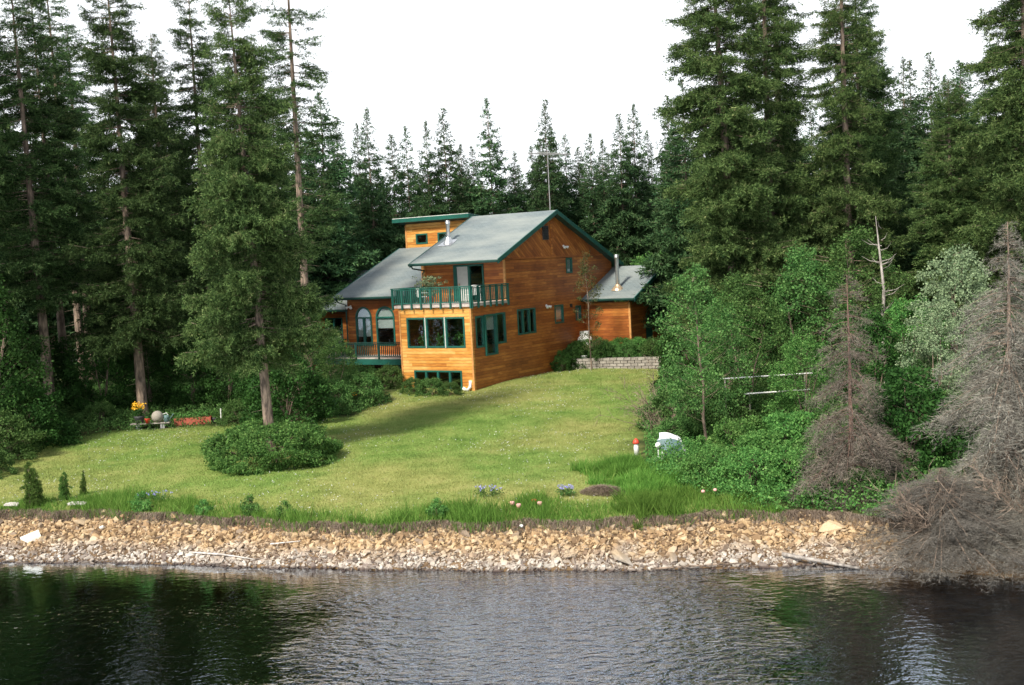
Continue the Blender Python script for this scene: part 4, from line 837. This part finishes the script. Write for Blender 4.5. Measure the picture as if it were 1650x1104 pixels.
# ------------------------------------------------------------------ undergrowth, grass (stuff)
def scatter(n, x0, x1, y0, y1, keep, r):
    X = r.uniform(x0, x1, n); Y = r.uniform(y0, y1, n); k_ = keep(X, Y); return X[k_], Y[k_]
def blades(X, Y, Z, h, w_, r, lean=.35, tip=None):
    n = len(X); p_ = np.stack([X, Y, Z], 1); a = r.random(n) * 6.28; wv = np.stack([np.cos(a), np.sin(a), np.zeros(n)], 1) * (w_ * r.uniform(.6, 1.3, n))[:, None]
    hh_ = (h * r.uniform(.5, 1.2, n)); t1 = np.stack([r.normal(0, lean, n) * hh_, r.normal(0, lean, n) * hh_, hh_], 1)
    if tip is not None: t1 = t1 + tip
    return np.stack([p_ - wv, p_ + wv, p_ + t1], 1).reshape(-1, 3)
r = np.random.default_rng(70)
# short lawn grass
X, Y = scatter(420000, -26, 10, 35.5, 73, lambda X, Y: inpoly(X, Y, LAWN) & (Y > brink(X) + .2) & (np.abs(X) < Y * .46), r)
pk = r.random(len(X)) < np.clip(60 / Y, 0, 1); X, Y = X[pk], Y[pk]
V = blades(X, Y, gh(X, Y) - .005, np.full(len(X), .055), .014, r, .6)
m, t, p = mat('lawn_blades'); M['lawn_blades'] = m; wp = worldpos(t)
isl = t.nodes.new('ShaderNodeNewGeometry').outputs['Random Per Island']; big = noise(t, wp, .16, 4); mid = noise(t, wp, .9, 5)
f_ = node(t, 'ShaderNodeMath', {0: isl, 1: .45, 2: mid}, operation='MULTIPLY_ADD').outputs[0]
l1 = ramp(t, f_, (.35, (.11, .205, .040)), (.65, (.165, .265, .058)), (1, (.215, .31, .082))); l2 = ramp(t, f_, (.35, (.175, .22, .06)), (.65, (.245, .28, .088)), (1, (.31, .33, .12)))
c = mixc(t, ramp(t, big, (.42, (0, 0, 0)), (.62, (1, 1, 1))), l1, l2); setc(t, p, c); p.inputs['Roughness'].default_value = .7; p.inputs['Specular IOR Level'].default_value = .15
props(link('lawn_grass', npmesh('lawn_grass', V, tri_faces(V), M['lawn_blades'])), 'short mown grass covering the lawn', 'grass', kind='stuff')
# clover heads
X, Y = scatter(6500, -20, 9, 37, 70, lambda X, Y: inpoly(X, Y, LAWN) & (Y > brink(X) + .5) & (np.sin(X * .7 + 1) + np.sin(Y * .55 + X * .2) + r.normal(0, .6, X.shape) > .35), r)
V = leaves_at(np.stack([X, Y, gh(X, Y) + .05], 1), 3, .02, .034, r); V2 = npmesh('clover_flowers', V, quad_faces(V), M['offwhite'])
props(link('clover_flowers', V2), 'tiny white clover heads dotted over the lawn', 'flowers', kind='stuff')
# rough grass along the brink, patchy
def dens(X, Y):
    s_ = Y - brink(X); band = 1.5 + .9 * np.sin(X * .45 + 1.3) + .4 * np.sin(X * 1.7)
    return (s_ > -.10) & (s_ < band) & (.55 + .45 * np.sin(X * 2.3 + Y) + r.normal(0, .35, X.shape) > .25)
X, Y = scatter(200000, -22, 8, 34.5, 46, dens, r)
hgt = .20 + .20 * np.clip(np.sin(X * .9 + 2.2), 0, 1) + .12 * np.clip(np.sin(X * 3.1), 0, 1); hgt *= (1 + .9 * np.exp(-((X + 4.2) / 2.6) ** 2)) * (.6 + .7 * (np.sin(X * 7.3 + Y * 3) * np.sin(Y * 6.1 - X * 2.2) * .5 + .5))
V = blades(X, Y, gh(X, Y) - .02, hgt, .013, r, .42)
props(link('brink_grass', npmesh('brink_grass', V, tri_faces(V), M['grass'])), 'rough green grass growing along the brink of the bank', 'grass', kind='stuff')
def tallgrass(cx, cy, rx, ry, n, h, label, name='tall_grass', m_='grass'):
    kc = 60; ci = r.integers(0, kc, n); cxx, cyy, chh = r.normal(0, .5, kc), r.normal(0, .5, kc), r.uniform(.45, 1.15, kc)
    X = cx + rx * (cxx[ci] + r.normal(0, .12, n)); Y = cy + ry * (cyy[ci] + r.normal(0, .12, n)); V = blades(X, Y, gh(X, Y) - .03, h * chh[ci], .016, r, .42)
    props(link(name, npmesh(name, V, tri_faces(V), M[m_])), label, 'grass', kind='stuff')
tallgrass(3.7, 42.3, 1.3, 1.0, 11000, .5, 'tall lush grass left of the tipped umbrella')
tallgrass(4.6, 40.2, 1.4, 1.2, 11000, .42, 'tall lush grass on the right bank slope')
tallgrass(3.9, 36.6, .75, .8, 8000, .5, 'long grass tuft spilling over the brink onto the rubble')
tallgrass(5.8, 38.0, 1.6, 1.2, 8000, .32, 'yellow-green grass behind the brink on the right')
# dry thatch hanging at the brink
n = 52000; X = r.uniform(-22, 13.5, n); Y = brink(X) + r.uniform(-.12, .26, n) + .05 * np.sin(X * 8); Z = gh(X, Y) + r.uniform(-.02, .05, n)
V = blades(X, Y, Z, np.full(n, .10), .010, r, .9, np.stack([np.zeros(n), -r.uniform(.0, .28, n), -r.uniform(.05, .38, n)], 1))
props(link('dry_thatch', npmesh('dry_thatch', V, tri_faces(V), M['dry_grass'])), 'dry brown thatch and roots hanging over the brink', 'dry grass', kind='stuff')
# leafy undergrowth below the woods
def under(name, n, x0, x1, y0, y1, keep, h, leaf, m_, label):
    X, Y = scatter(n, x0, x1, y0, y1, keep, r); C_ = np.stack([X, Y, gh(X, Y) + h * r.random(len(X)) ** 1.3], 1)
    V = leaves_at(C_, 9, .16, leaf, r); props(link(name, npmesh(name, V, quad_faces(V), M[m_])), label, 'undergrowth', kind='stuff')
notlawn = lambda X, Y: ~inpoly(X, Y, LAWN)
under('undergrowth', 22000, -34, -5, 50, 76, lambda X, Y: notlawn(X, Y) & (Y > 50) & ~((X > -8.2) & (Y > 62)), .55, .09, 'leaf_green', 'low leafy undergrowth beneath the left wood')
under('undergrowth', 26000, 4, 26, 34, 62, lambda X, Y: notlawn(X, Y) & (Y > brink(X) + .12) & (X > 4.6 + (Y - 42) * .1), .65, .085, 'leaf_bright', 'bright leafy undergrowth over the right bank')
under('undergrowth', 14000, -30, 34, 76, 96, lambda X, Y: Y > 78, 1.4, .16, 'leaf_dark', 'dark undergrowth below the wood behind the house')
# weeds at the brink
for i, (x, s, lab) in enumerate([(-13.0, .42, 'grey-green weed clump beside the pale plank'), (-8.9, .42, 'leafy weed clump at the brink below the ring bush'), (-7.6, .36, 'small weed clump right of the leafy one below the ring bush'), (-2.6, .40, 'dense weed clump at the brink left of the blue lupins'), (-10.6, .33, 'weed clump at the brink straight below the ring bush edge')]):
    plant('weed_clump', WEED, x, brink(x) + .45, s * 2.2, None, (0, 0), s * 2, lab, 'plant', 'weed clumps along the brink')
# flowers
def flower_patch(X, Y, n, m_, h, rad, label, group=None, size=.04):
    e = empty('flower_clump', (X, Y, gz(X, Y)), 0, label, 'flowers', group); rr_ = np.random.default_rng(int(abs(X * 31 + Y * 7)))
    P = np.stack([rr_.normal(0, rad * .5, n), rr_.normal(0, rad * .5, n), h * rr_.uniform(.7, 1.1, n)], 1)
    V = leaves_at(P, 8, .03, size, rr_); link('blossoms', npmesh('blossoms', V, quad_faces(V), M[m_]), e)
    B0 = P * np.array([.6, .6, 0]); tv, tf = tubes([B0, P, np.full(n, .006), np.full(n, .004)]); V = leaves_at(P * np.array([1, 1, .5]), 10, .12, .06, rr_)
    link('stalks', npmesh('stalks', tv, tf, M['leaf_green']), e); link('leaves', npmesh('leaves', V, quad_faces(V), M['leaf_green']), e)
flower_patch(-1.0, 39.2, 26, 'blue', .35, .5, 'pale blue lupins in the middle of the brink grass', 'lupins')
flower_patch(1.5, 38.7, 26, 'blue', .32, .3, 'purple-blue lupins left of the hay heap', 'lupins')
flower_patch(-12.8, 41.9, 18, 'blue', .35, .5, 'faint blue lupins near the pale plank', 'lupins')
flower_patch(-8.2, 60.8, 16, 'yellow', .8, .4, 'yellow flowers in the shrubs before the lower deck')
# hay heap
n = 5000; a = r.random(n) * 6.28; q = r.random(n) ** .5; X = 2.75 + .75 * q * np.cos(a); Y = 39.0 + .5 * q * np.sin(a)
V = blades(X, Y, gh(X, Y) + .22 * (1 - q ** 2), np.full(n, .05), .008, r, 2.5); props(link('hay_heap', npmesh('hay_heap', V, tri_faces(V), M['dry_grass'])), 'heap of dry cut grass beside the tall green grass', 'hay heap')

# ------------------------------------------------------------------ rocks
def hull(seed):
    r_ = np.random.default_rng(seed); bm = bmesh.new(); P = unit(r_.normal(size=(13, 3))) * r_.uniform(.75, 1.1, (13, 1)) * np.array([1, r_.uniform(.55, .9), r_.uniform(.35, .65)])
    for q in P: bm.verts.new(q)
    bmesh.ops.convex_hull(bm, input=bm.verts); bmesh.ops.delete(bm, geom=[v_ for v_ in bm.verts if not v_.link_faces], context='VERTS'); bmesh.ops.triangulate(bm, faces=bm.faces)
    bm.verts.index_update(); V = np.array([v_.co[:] for v_ in bm.verts]); F = np.array([[v_.index for v_ in f_.verts] for f_ in bm.faces]); bm.free(); return V, F
HULLS = [hull(i) for i in range(16)]
def rots(n, r_, tilt=.5):
    a = r_.random(n) * 6.28; b_ = r_.normal(0, tilt, n); c_ = r_.normal(0, tilt, n); ca, sa, cb, sb, cc, sc_ = np.cos(a), np.sin(a), np.cos(b_), np.sin(b_), np.cos(c_), np.sin(c_); z = np.zeros(n); o = np.ones(n)
    Rz = np.stack([ca, -sa, z, sa, ca, z, z, z, o], 1).reshape(-1, 3, 3); Ry = np.stack([cb, z, sb, z, o, z, -sb, z, cb], 1).reshape(-1, 3, 3); Rx = np.stack([o, z, z, z, cc, -sc_, z, sc_, cc], 1).reshape(-1, 3, 3)
    return Rx @ Ry @ Rz
r = np.random.default_rng(90); NS = 18500
X = r.uniform(-21, 10.6, NS); ys = shore(X); yb = brink(X); u = r.uniform(-.16, 1.03, NS); Y = ys + (yb - ys) * u; Y = np.where(u < 0, ys + u * 2.2, Y)
sz = np.clip(r.lognormal(-2.72, .45, NS), .03, .19) * np.where(u < .35, .85, 1.0); k_ = r.integers(0, 16, NS); Rm_ = rots(NS, r, .55); Z = gh(X, Y) + sz * .12
Vs, Fs, off = [], [], 0
for h in range(16):
    i = np.where(k_ == h)[0]; hv, hf = HULLS[h]; v3 = np.einsum('nij,kj->nki', Rm_[i], hv) * sz[i][:, None, None] + np.stack([X[i], Y[i], Z[i]], 1)[:, None, :]
    f3 = hf[None] + (np.arange(len(i)) * len(hv))[:, None, None] + off; Vs.append(v3.reshape(-1, 3)); Fs.append(f3.reshape(-1, 3)); off += len(i) * len(hv)
props(link('rubble', npmesh('rubble', np.concatenate(Vs), np.concatenate(Fs), M['rock'])), 'small angular stones covering the sloping bank', 'rubble', kind='stuff')
rock_me = [npmesh('rock', hv, hf, M['rock']) for hv, hf in HULLS]
for i in range(285):
    x = random.uniform(-20, 10.2); u = random.uniform(-.06, .95); y0, y1 = float(shore(x)), float(brink(x)); y = y0 + (y1 - y0) * u; s = min(.34, random.lognormvariate(-1.98, .30))
    o = D.objects.new('rock', rock_me[i % 16]); COL.objects.link(o); o.location = (x, y, gz(x, y) + s * .18); o.rotation_euler = (random.gauss(.35, .3), random.gauss(0, .3), random.uniform(0, 6.28)); o.scale = (s, s * random.uniform(.8, 1.1), s * random.uniform(.7, 1.1))
    props(o, 'angular tan stone lying among the rubble of the bank', 'rock', 'larger stones in the rubble bank')
for me_, X_, Y_, s, rot, lab in [(0, -16.55, 39.9, .36, (1.2, .3, .2), 'white upright stone on the rubble at the left'), (5, -14.2, 40.2, .17, (0, 0, 1), 'small white stone at the top of the rubble on the left')]:
    hv, hf = HULLS[me_]; o = link('pale_rock', npmesh('pale_rock', hv, hf, M['pale_rock'])); o.location = (X_, Y_, gz(X_, Y_) + .12); o.scale = (s, s, s); o.rotation_euler = rot; props(o, lab, 'rock')
hv, hf = HULLS[3]; o = link('boulder', npmesh('boulder', hv, hf, M['rock'])); o.location = (9.1, 34.6, .72); o.scale = (.42, .36, .38); props(o, 'largest orange boulder high on the rubble near the smaller dead spruce', 'rock')
hv, hf = HULLS[7]; o = link('boulder', npmesh('boulder', hv, hf, M['rock'])); o.location = (3.0, 33.95, .30); o.scale = (.5, .3, .4); o.rotation_euler = (.5, .4, 0); props(o, 'large pale leaning slab below the long grass tuft', 'rock')
def stick(pts, rad, label, m_='driftwood', name='driftwood'):
    o = MB().tube(pts, rad, 7).build(name, M[m_], None, True); return props(o, label, 'driftwood')
def on(x, u, dz=.12): y = float(shore(x) + (brink(x) - shore(x)) * u); return (x, y, gz(x, y) + dz)
stick([on(-10.6, .2), on(-9.5, .16, .15), on(-8.3, .10)], [.02, .03, .012], 'thin white driftwood stick low on the left rubble')
stick([on(-7.9, .5), on(-6.9, .62, .14)], [.025, .012], 'short pale driftwood stick in the middle of the rubble')
stick([(7.4, 33.6, .28), (9.3, 32.6, .03)], [.06, .04], 'weathered log sloping into the water near the dead spruces', 'bark_grey')
stick([(3.6, 33.4, .10), (6.4, 33.45, .12)], [.03, .02], 'dark wet branch lying along the waterline', 'bark')
stick([(12.2, 32.6, .5), (13.4, 31.2, .3), (14.4, 30.4, .1)], [.07, .06, .03], 'pale fallen trunk dipping into the water at the right edge')

# ------------------------------------------------------------------ block wall and raised bed
wa, wb_ = Vector((3.5, 70.9)), Vector((8.6, 69.3)); dv = (wb_ - wa); Lw = dv.length; ang = math.atan2(dv.y, dv.x); nrm = Vector((-dv.y, dv.x)).normalized()
rw = MB()
for row in range(4):
    n = int(Lw / .42)
    for i in range(-1, n + 1):
        x0 = i * .42 + (.21 if row % 2 else 0); x1 = x0 + .385; x0 = max(0, x0); x1 = min(Lw, x1)
        if x1 - x0 < .05: continue
        j = random.uniform(-.02, .02); rw.box((x0, row * .03 + j, row * .17 - .02), (x1, .35 + row * .03, row * .17 + .125))
o = rw.build('retaining_wall', M['blocks']); o.location = (wa.x, wa.y, gz(wa.x, wa.y) - .02); o.rotation_euler = (0, 0, ang); props(o, 'low grey block retaining wall curving at the far right of the lawn', 'wall')
sb = MB(); sb.prism([(0, .3, 0), (Lw + 1, .3, 0), (Lw + 1.5, 6, .1), (-.9, 4.6, .1)], (0, 0, .58)); o = sb.build('raised_bed', M['soil']); o.location = (wa.x, wa.y, gz(wa.x, wa.y) - .05); o.rotation_euler = (0, 0, ang); props(o, kind='structure')
for i in range(11):
    f_ = i / 10; q = wa + dv * f_ + nrm * (1.1 + .5 * (i % 3)); v2 = BUSH if i % 3 else BUSHG
    plant('garden_plant', v2, q.x, q.y, .62 + .12 * (i % 2), None, (0, 0), .62, ORD[i] + ' leafy plant from the left in the bed above the block wall', 'plant', 'plants in the raised bed', dz=.5)
tk = empty('propane_tank', (hp(.55, 11.1, 0).x, hp(.55, 11.1, 0).y, 3.35), 0, 'white propane tank on the raised bed against the gable wall', 'gas tank')
MB().lathe([(.2, 0), (.42, .02), (.46, .12), (.46, .62), (.42, .78), (.28, .9), (.12, .95)], (0, 0, 0), 20).build('vessel', M['white'], tk, True)
MB()._l([(.30, .82), (.30, 1.16), (.26, 1.16), (.26, .82)], (0, 0, 0), 18).build('collar', M['white'], tk); MB().tube([(0, 0, .9), (0, 0, 1.08)], .04).build('valve', M['rustmetal'], tk)
MB()._l([(.3, -.5), (.3, .05)], (0, 0, 0), 16).build('foot_ring', M['offwhite'], tk)
q = hp(.8, 8.9, 0); b = MB().lathe([(.10, 0), (.16, .04), (.2, .3), (.21, .32)], (0, 0, 0), 14); o = b.build('flower_pot', M['white'], None, True); o.location = (q.x + .8, q.y + .2, gz(q.x + .8, q.y) + .45); props(o, 'white pot beside the left end of the block wall', 'pot')
for x, y, s, lab in ((*hp(.6, 8.2, 0)[:2], .45, 'dark plant against the gable wall left of the block wall'), (*hp(.9, 9.6, 0)[:2], .6, 'bushy dark plant at the left end of the block wall')): plant('garden_plant', BUSHD, x, y, s, None, (0, 0), s * .8, lab, 'plant', 'plants along the house wall')

# potted plant on the balcony
pp = put(empty('potted_plant', (0, 0, 0), 0, 'big leafy potted plant on the balcony left of the door', 'potted plant'), -3.9, 1.6, 4.6)
MB().lathe([(.16, 0), (.2, .3), (.24, .36), (.24, .40)], (0, 0, 0), 14).build('pot', M['redwood'], pp, True)
r = np.random.default_rng(3); C_ = np.stack([r.normal(0, .36, 90), r.normal(0, .3, 90), r.uniform(.5, 1.55, 90)], 1); V = leaves_at(C_, 12, .15, .10, r); link('foliage', npmesh('foliage', V, quad_faces(V), M['leaf_silver']), pp)
# plants seen through the bay windows
for i, (x, lab) in enumerate(((-3.7, 'left'), (-2.3, 'middle'), (-.9, 'right'))):
    e = put(empty('house_plant', (0, 0, 0), 0, f'house plant behind the {lab} pane of the bay window', 'potted plant', 'house plants in the bay window'), x, .55, 2.0)
    C_ = np.stack([r.normal(0, .25, 25), r.normal(0, .1, 25), r.uniform(.3, 1.0, 25)], 1); V = leaves_at(C_, 10, .12, .10, r); link('foliage', npmesh('foliage', V, quad_faces(V), M['leaf_bright']), e)
    MB().lathe([(.12, 0), (.17, .28), (.18, .3)], (0, 0, 0), 12).build('pot', M['redwood'], e, True)
# marigold shelf, wicker ball, watering can, red planter, stake
def gp(x, y, dz=0): return (x, y, gz(x, y) + dz)
sh = empty('plank_shelf', gp(-17.9, 58.3), .03, 'low plank shelf on bricks at the foot of the tan spruce', 'shelf')
MB().box((-.95, -.2, .22), (.95, .2, .27)).build('plank', M['bark_grey'], sh); [MB().box((x - .1, -.16, -.1), (x + .1, .16, .22)).build('brick', M['grey'], sh) for x in (-.6, .6)]
Zs = gz(-17.9, 58.3) + .27
e = empty('marigold_pot', (-18.45, 58.3, Zs), 0, 'yellow-orange marigolds in a dark pot on the left of the plank shelf', 'potted plant')
MB().lathe([(.16, 0), (.24, .3), (.26, .34)], (0, 0, 0), 14).build('pot', M['darkgrey'], e, True)
C_ = np.stack([r.normal(0, .16, 40), r.normal(0, .14, 40), r.uniform(.72, .98, 40)], 1); V = leaves_at(C_, 8, .06, .07, r); link('blossoms', npmesh('blossoms', V, quad_faces(V), M['yellow']), e)
C_ = np.stack([r.normal(0, .15, 40), r.normal(0, .12, 40), r.uniform(.35, .75, 40)], 1); V = leaves_at(C_, 8, .1, .08, r); link('foliage', npmesh('foliage', V, quad_faces(V), M['leaf_dark']), e)
e = empty('flower_pot', (-18.0, 58.12, Zs), 0, 'small red pot between the marigolds and the wicker ball', 'pot'); MB().lathe([(.09, 0), (.14, .2), (.15, .23)], (0, 0, 0), 12).build('pot', M['red'], e, True); MB().ball((0, 0, .26), .10).build('foliage', M['leaf_dark'], e)
o = MB().ball((0, 0, .28), .29, 18).build('wicker_ball', M['wicker'], None, True); o.location = (-17.55, 58.3, Zs); props(o, 'grey woven ball on the plank shelf beside the marigolds', 'ornament')
wc = empty('watering_can', (-17.1, 58.3, Zs), 0, 'blue-grey watering can on the right of the plank shelf', 'watering can')
MB().lathe([(.13, 0), (.14, .3), (.09, .34)], (0, 0, 0), 14).build('body', M['canopy_grey'], wc, True); MB().tube([(.1, 0, .08), (.28, 0, .3), (.34, 0, .38)], [.03, .02, .035]).build('spout', M['canopy_grey'], wc); MB().tube([(-.12, 0, .1), (-.25, 0, .2), (-.2, 0, .38), (0, 0, .44), (.08, 0, .33)], .014).build('handle', M['white'], wc)
pb = empty('planter_box', gp(-16.0, 59.0), .05, 'long red wooden planter box right of the plank shelf', 'planter')
b = MB(); b.box((-.9, -.2, 0), (.9, -.16, .36)); b.box((-.9, .16, 0), (.9, .2, .36)); b.box((-.9, -.16, 0), (-.86, .16, .36)); b.box((.86, -.16, 0), (.9, .16, .36)); b.build('box', M['redwood'], pb); MB().box((-.86, -.16, .05), (.86, .16, .3)).build('soil', M['soil'], pb)
C_ = np.stack([r.uniform(-.8, .8, 50), r.normal(0, .08, 50), r.uniform(.3, .6, 50)], 1); V = leaves_at(C_, 9, .12, .08, r); link('foliage', npmesh('foliage', V, quad_faces(V), M['leaf_bright']), pb)
o = MB().tube([(0, 0, -.1), (.02, 0, .75)], .03, 6).build('garden_stake', M['white']); o.location = gp(-14.6, 58.9); props(o, 'white stake at the right of the red planter box', 'stake')
e = empty('topiary_pot', gp(-14.95, 59.1), 0, 'round yellow-green bush in a dark pot next to the white stake', 'potted plant'); MB().lathe([(.12, 0), (.18, .26), (.19, .28)], (0, 0, 0), 12).build('pot', M['darkgrey'], e, True); C_ = unit(r.normal(size=(60, 3))) * .16 + np.array([0, 0, .5]); V = leaves_at(C_, 9, .07, .05, r); link('foliage', npmesh('foliage', V, quad_faces(V), M['leaf_bright']), e)
# tipped umbrella
um = empty('umbrella', gp(5.8, 44.9, .14), 0, 'white and grey umbrella lying tipped on its side at the lawn edge', 'umbrella')
axis = Vector((.72, -.42, .55)).normalized(); qx = axis.to_track_quat('Z', 'Y'); NP = 8; RU = .80
def cpt(k, f_): an_ = 2 * math.pi * k / NP; rr_ = RU * math.sin(f_ * 1.12) / math.sin(1.12); return qx @ Vector((rr_ * math.cos(an_), rr_ * math.sin(an_), .58 * (1 - f_ ** 2)))
for k in range(NP):
    Vp, Fp = [], []; NU, NV = 5, 6
    for j in range(NV + 1):
        for i in range(NU + 1):
            f_ = .02 + .98 * j / NV; w_ = i / NU; q = cpt(k, f_).lerp(cpt(k + 1, f_), w_); q = q * (1 - .10 * math.sin(w_ * math.pi) * f_ * (1 if j == NV else .35)); Vp.append(q)
    for j in range(NV):
        for i in range(NU): a_ = j * (NU + 1) + i; Fp.append((a_, a_ + 1, a_ + NU + 2, a_ + NU + 1))
    me = D.meshes.new('canopy_panel'); me.from_pydata(Vp, [], Fp); me.materials.append(M['canopy_grey'] if k % 4 in (0, 3) else M['canopy_white']); link('canopy_panel', me, um)
for k in range(NP): MB().tube([cpt(k, .02) * .985, cpt(k, .5) * .985, cpt(k, 1) * .985], .008, 5).build('rib', M['black'], um)
MB().tube([qx @ Vector((0, 0, .52)), qx @ Vector((0, 0, -.75))], .014, 6).build('shaft', M['black'], um)
# garden ornaments
e = empty('toadstool_ornament', gp(4.5, 44.9), 0, 'red-capped white toadstool ornament on the lawn edge', 'ornament')
MB().lathe([(.08, 0), (.10, .3), (.065, .5)], (0, 0, 0), 12).build('stem', M['white'], e, True); MB().lathe([(.12, .46), (.13, .50), (.10, .58), (.04, .65), (.005, .67)], (0, 0, 0), 14).build('cap', M['red'], e, True)
o = MB().ball((0, 0, .62), .11).tube([(0, 0, 0), (0, 0, .55)], .02, 6).build('globe_ornament', M['white'], None, True); o.location = gp(5.15, 43.4); props(o, 'white ball ornament on a short stick near the umbrella', 'ornament')
e = empty('duck_ornament', gp(5.1, 42.9), .4, 'white and yellow duck-like ornament below the ball ornament', 'ornament')
MB().ball((0, 0, .2), .15, 12, (1.3, .8, .8)).tube([(.12, 0, .22), (.17, 0, .36)], [.06, .05], 8).ball((.18, 0, .4), .07).build('body', M['white'], e, True); MB().tube([(.23, 0, .4), (.32, 0, .38)], [.03, .012], 6).build('beak', M['yellow'], e)
for s in (-1, 1): MB().box((-.05, s * .06 - .03, .2 - .2), (.1, s * .06 + .03, .08)).build('foot', M['yellow'], e)
# pink pots at the brink
for x, y, m_, lab in ((-.25, 37.6, 'pink', 'pale pink ball-shaped flower pot, left end of the group in the brink grass'), (-.05, 37.3, 'pink', 'pale pink flower pot in front of its group in the brink grass'), (.62, 37.35, 'pink', 'pale pink flower pot at the right end of the brink group'), (.45, 37.7, 'red', 'red flower pot at the back of the brink group')):
    e = empty('flower_pot', gp(x, y, .12), 0, lab, 'pot', 'small flower pots in the brink grass'); MB().lathe([(.05, 0), (.08, .08), (.075, .12), (.065, .13)], (0, 0, 0), 12).build('pot', M[m_], e, True)
for x, y, dz, lab in ((.0, 36.05, .1, 'white ball lying at the brink edge'), (5.8, 37.4, .3, 'pinkish stone in the grass of the right bank'), (6.2, 37.5, .3, 'pale stone beside the pinkish one on the right bank')):
    o = MB().ball((0, 0, .04), .065, 10, (1, 1, .8)).build('ball' if 'ball' in lab else 'garden_stone', M['white' if 'ball' in lab else 'pink'], None, True); o.location = gp(x, y, dz); props(o, lab, 'ball' if 'ball' in lab else 'stone')
def plank(X, Y, l_, rz, lab):
    o = MB().box((-l_ / 2, -.09, 0), (l_ / 2, .09, .05)).box((-l_ / 2 + .05, .10, -.02), (l_ / 2 - .1, .22, .03)).build('weathered_planks', M['driftwood']); o.location = gp(X, Y, .14); o.rotation_euler = (.15, .05, rz); props(o, lab, 'planks')
plank(-15.6, 41.7, .6, .1, 'pale weathered planks in the grass beside the bright young spruce'); plank(-18.2, 42.4, .5, -.1, 'pale weathered planks at the left edge of the brink')
# white rails among the trees
for x0, x1, y, z, lab in ((8.1, 11.9, 47.4, 3.9, 'upper white rail glimpsed among the right trees'), (9.0, 11.6, 46.6, 3.35, 'lower white rail glimpsed among the right trees')):
    e = empty('white_rail', (x0, y, 0), 0, lab, 'rail', 'white rails among the right trees'); MB().tube([(0, 0, z), (x1 - x0, 0, z + .05)], .03, 6).build('rail', M['white'], e)
    for f_ in (.08, .92): MB().tube([((x1 - x0) * f_, .03, gz(x0, y) - .2), ((x1 - x0) * f_, .03, z)], .03, 6).build('post', M['bark_grey'], e)
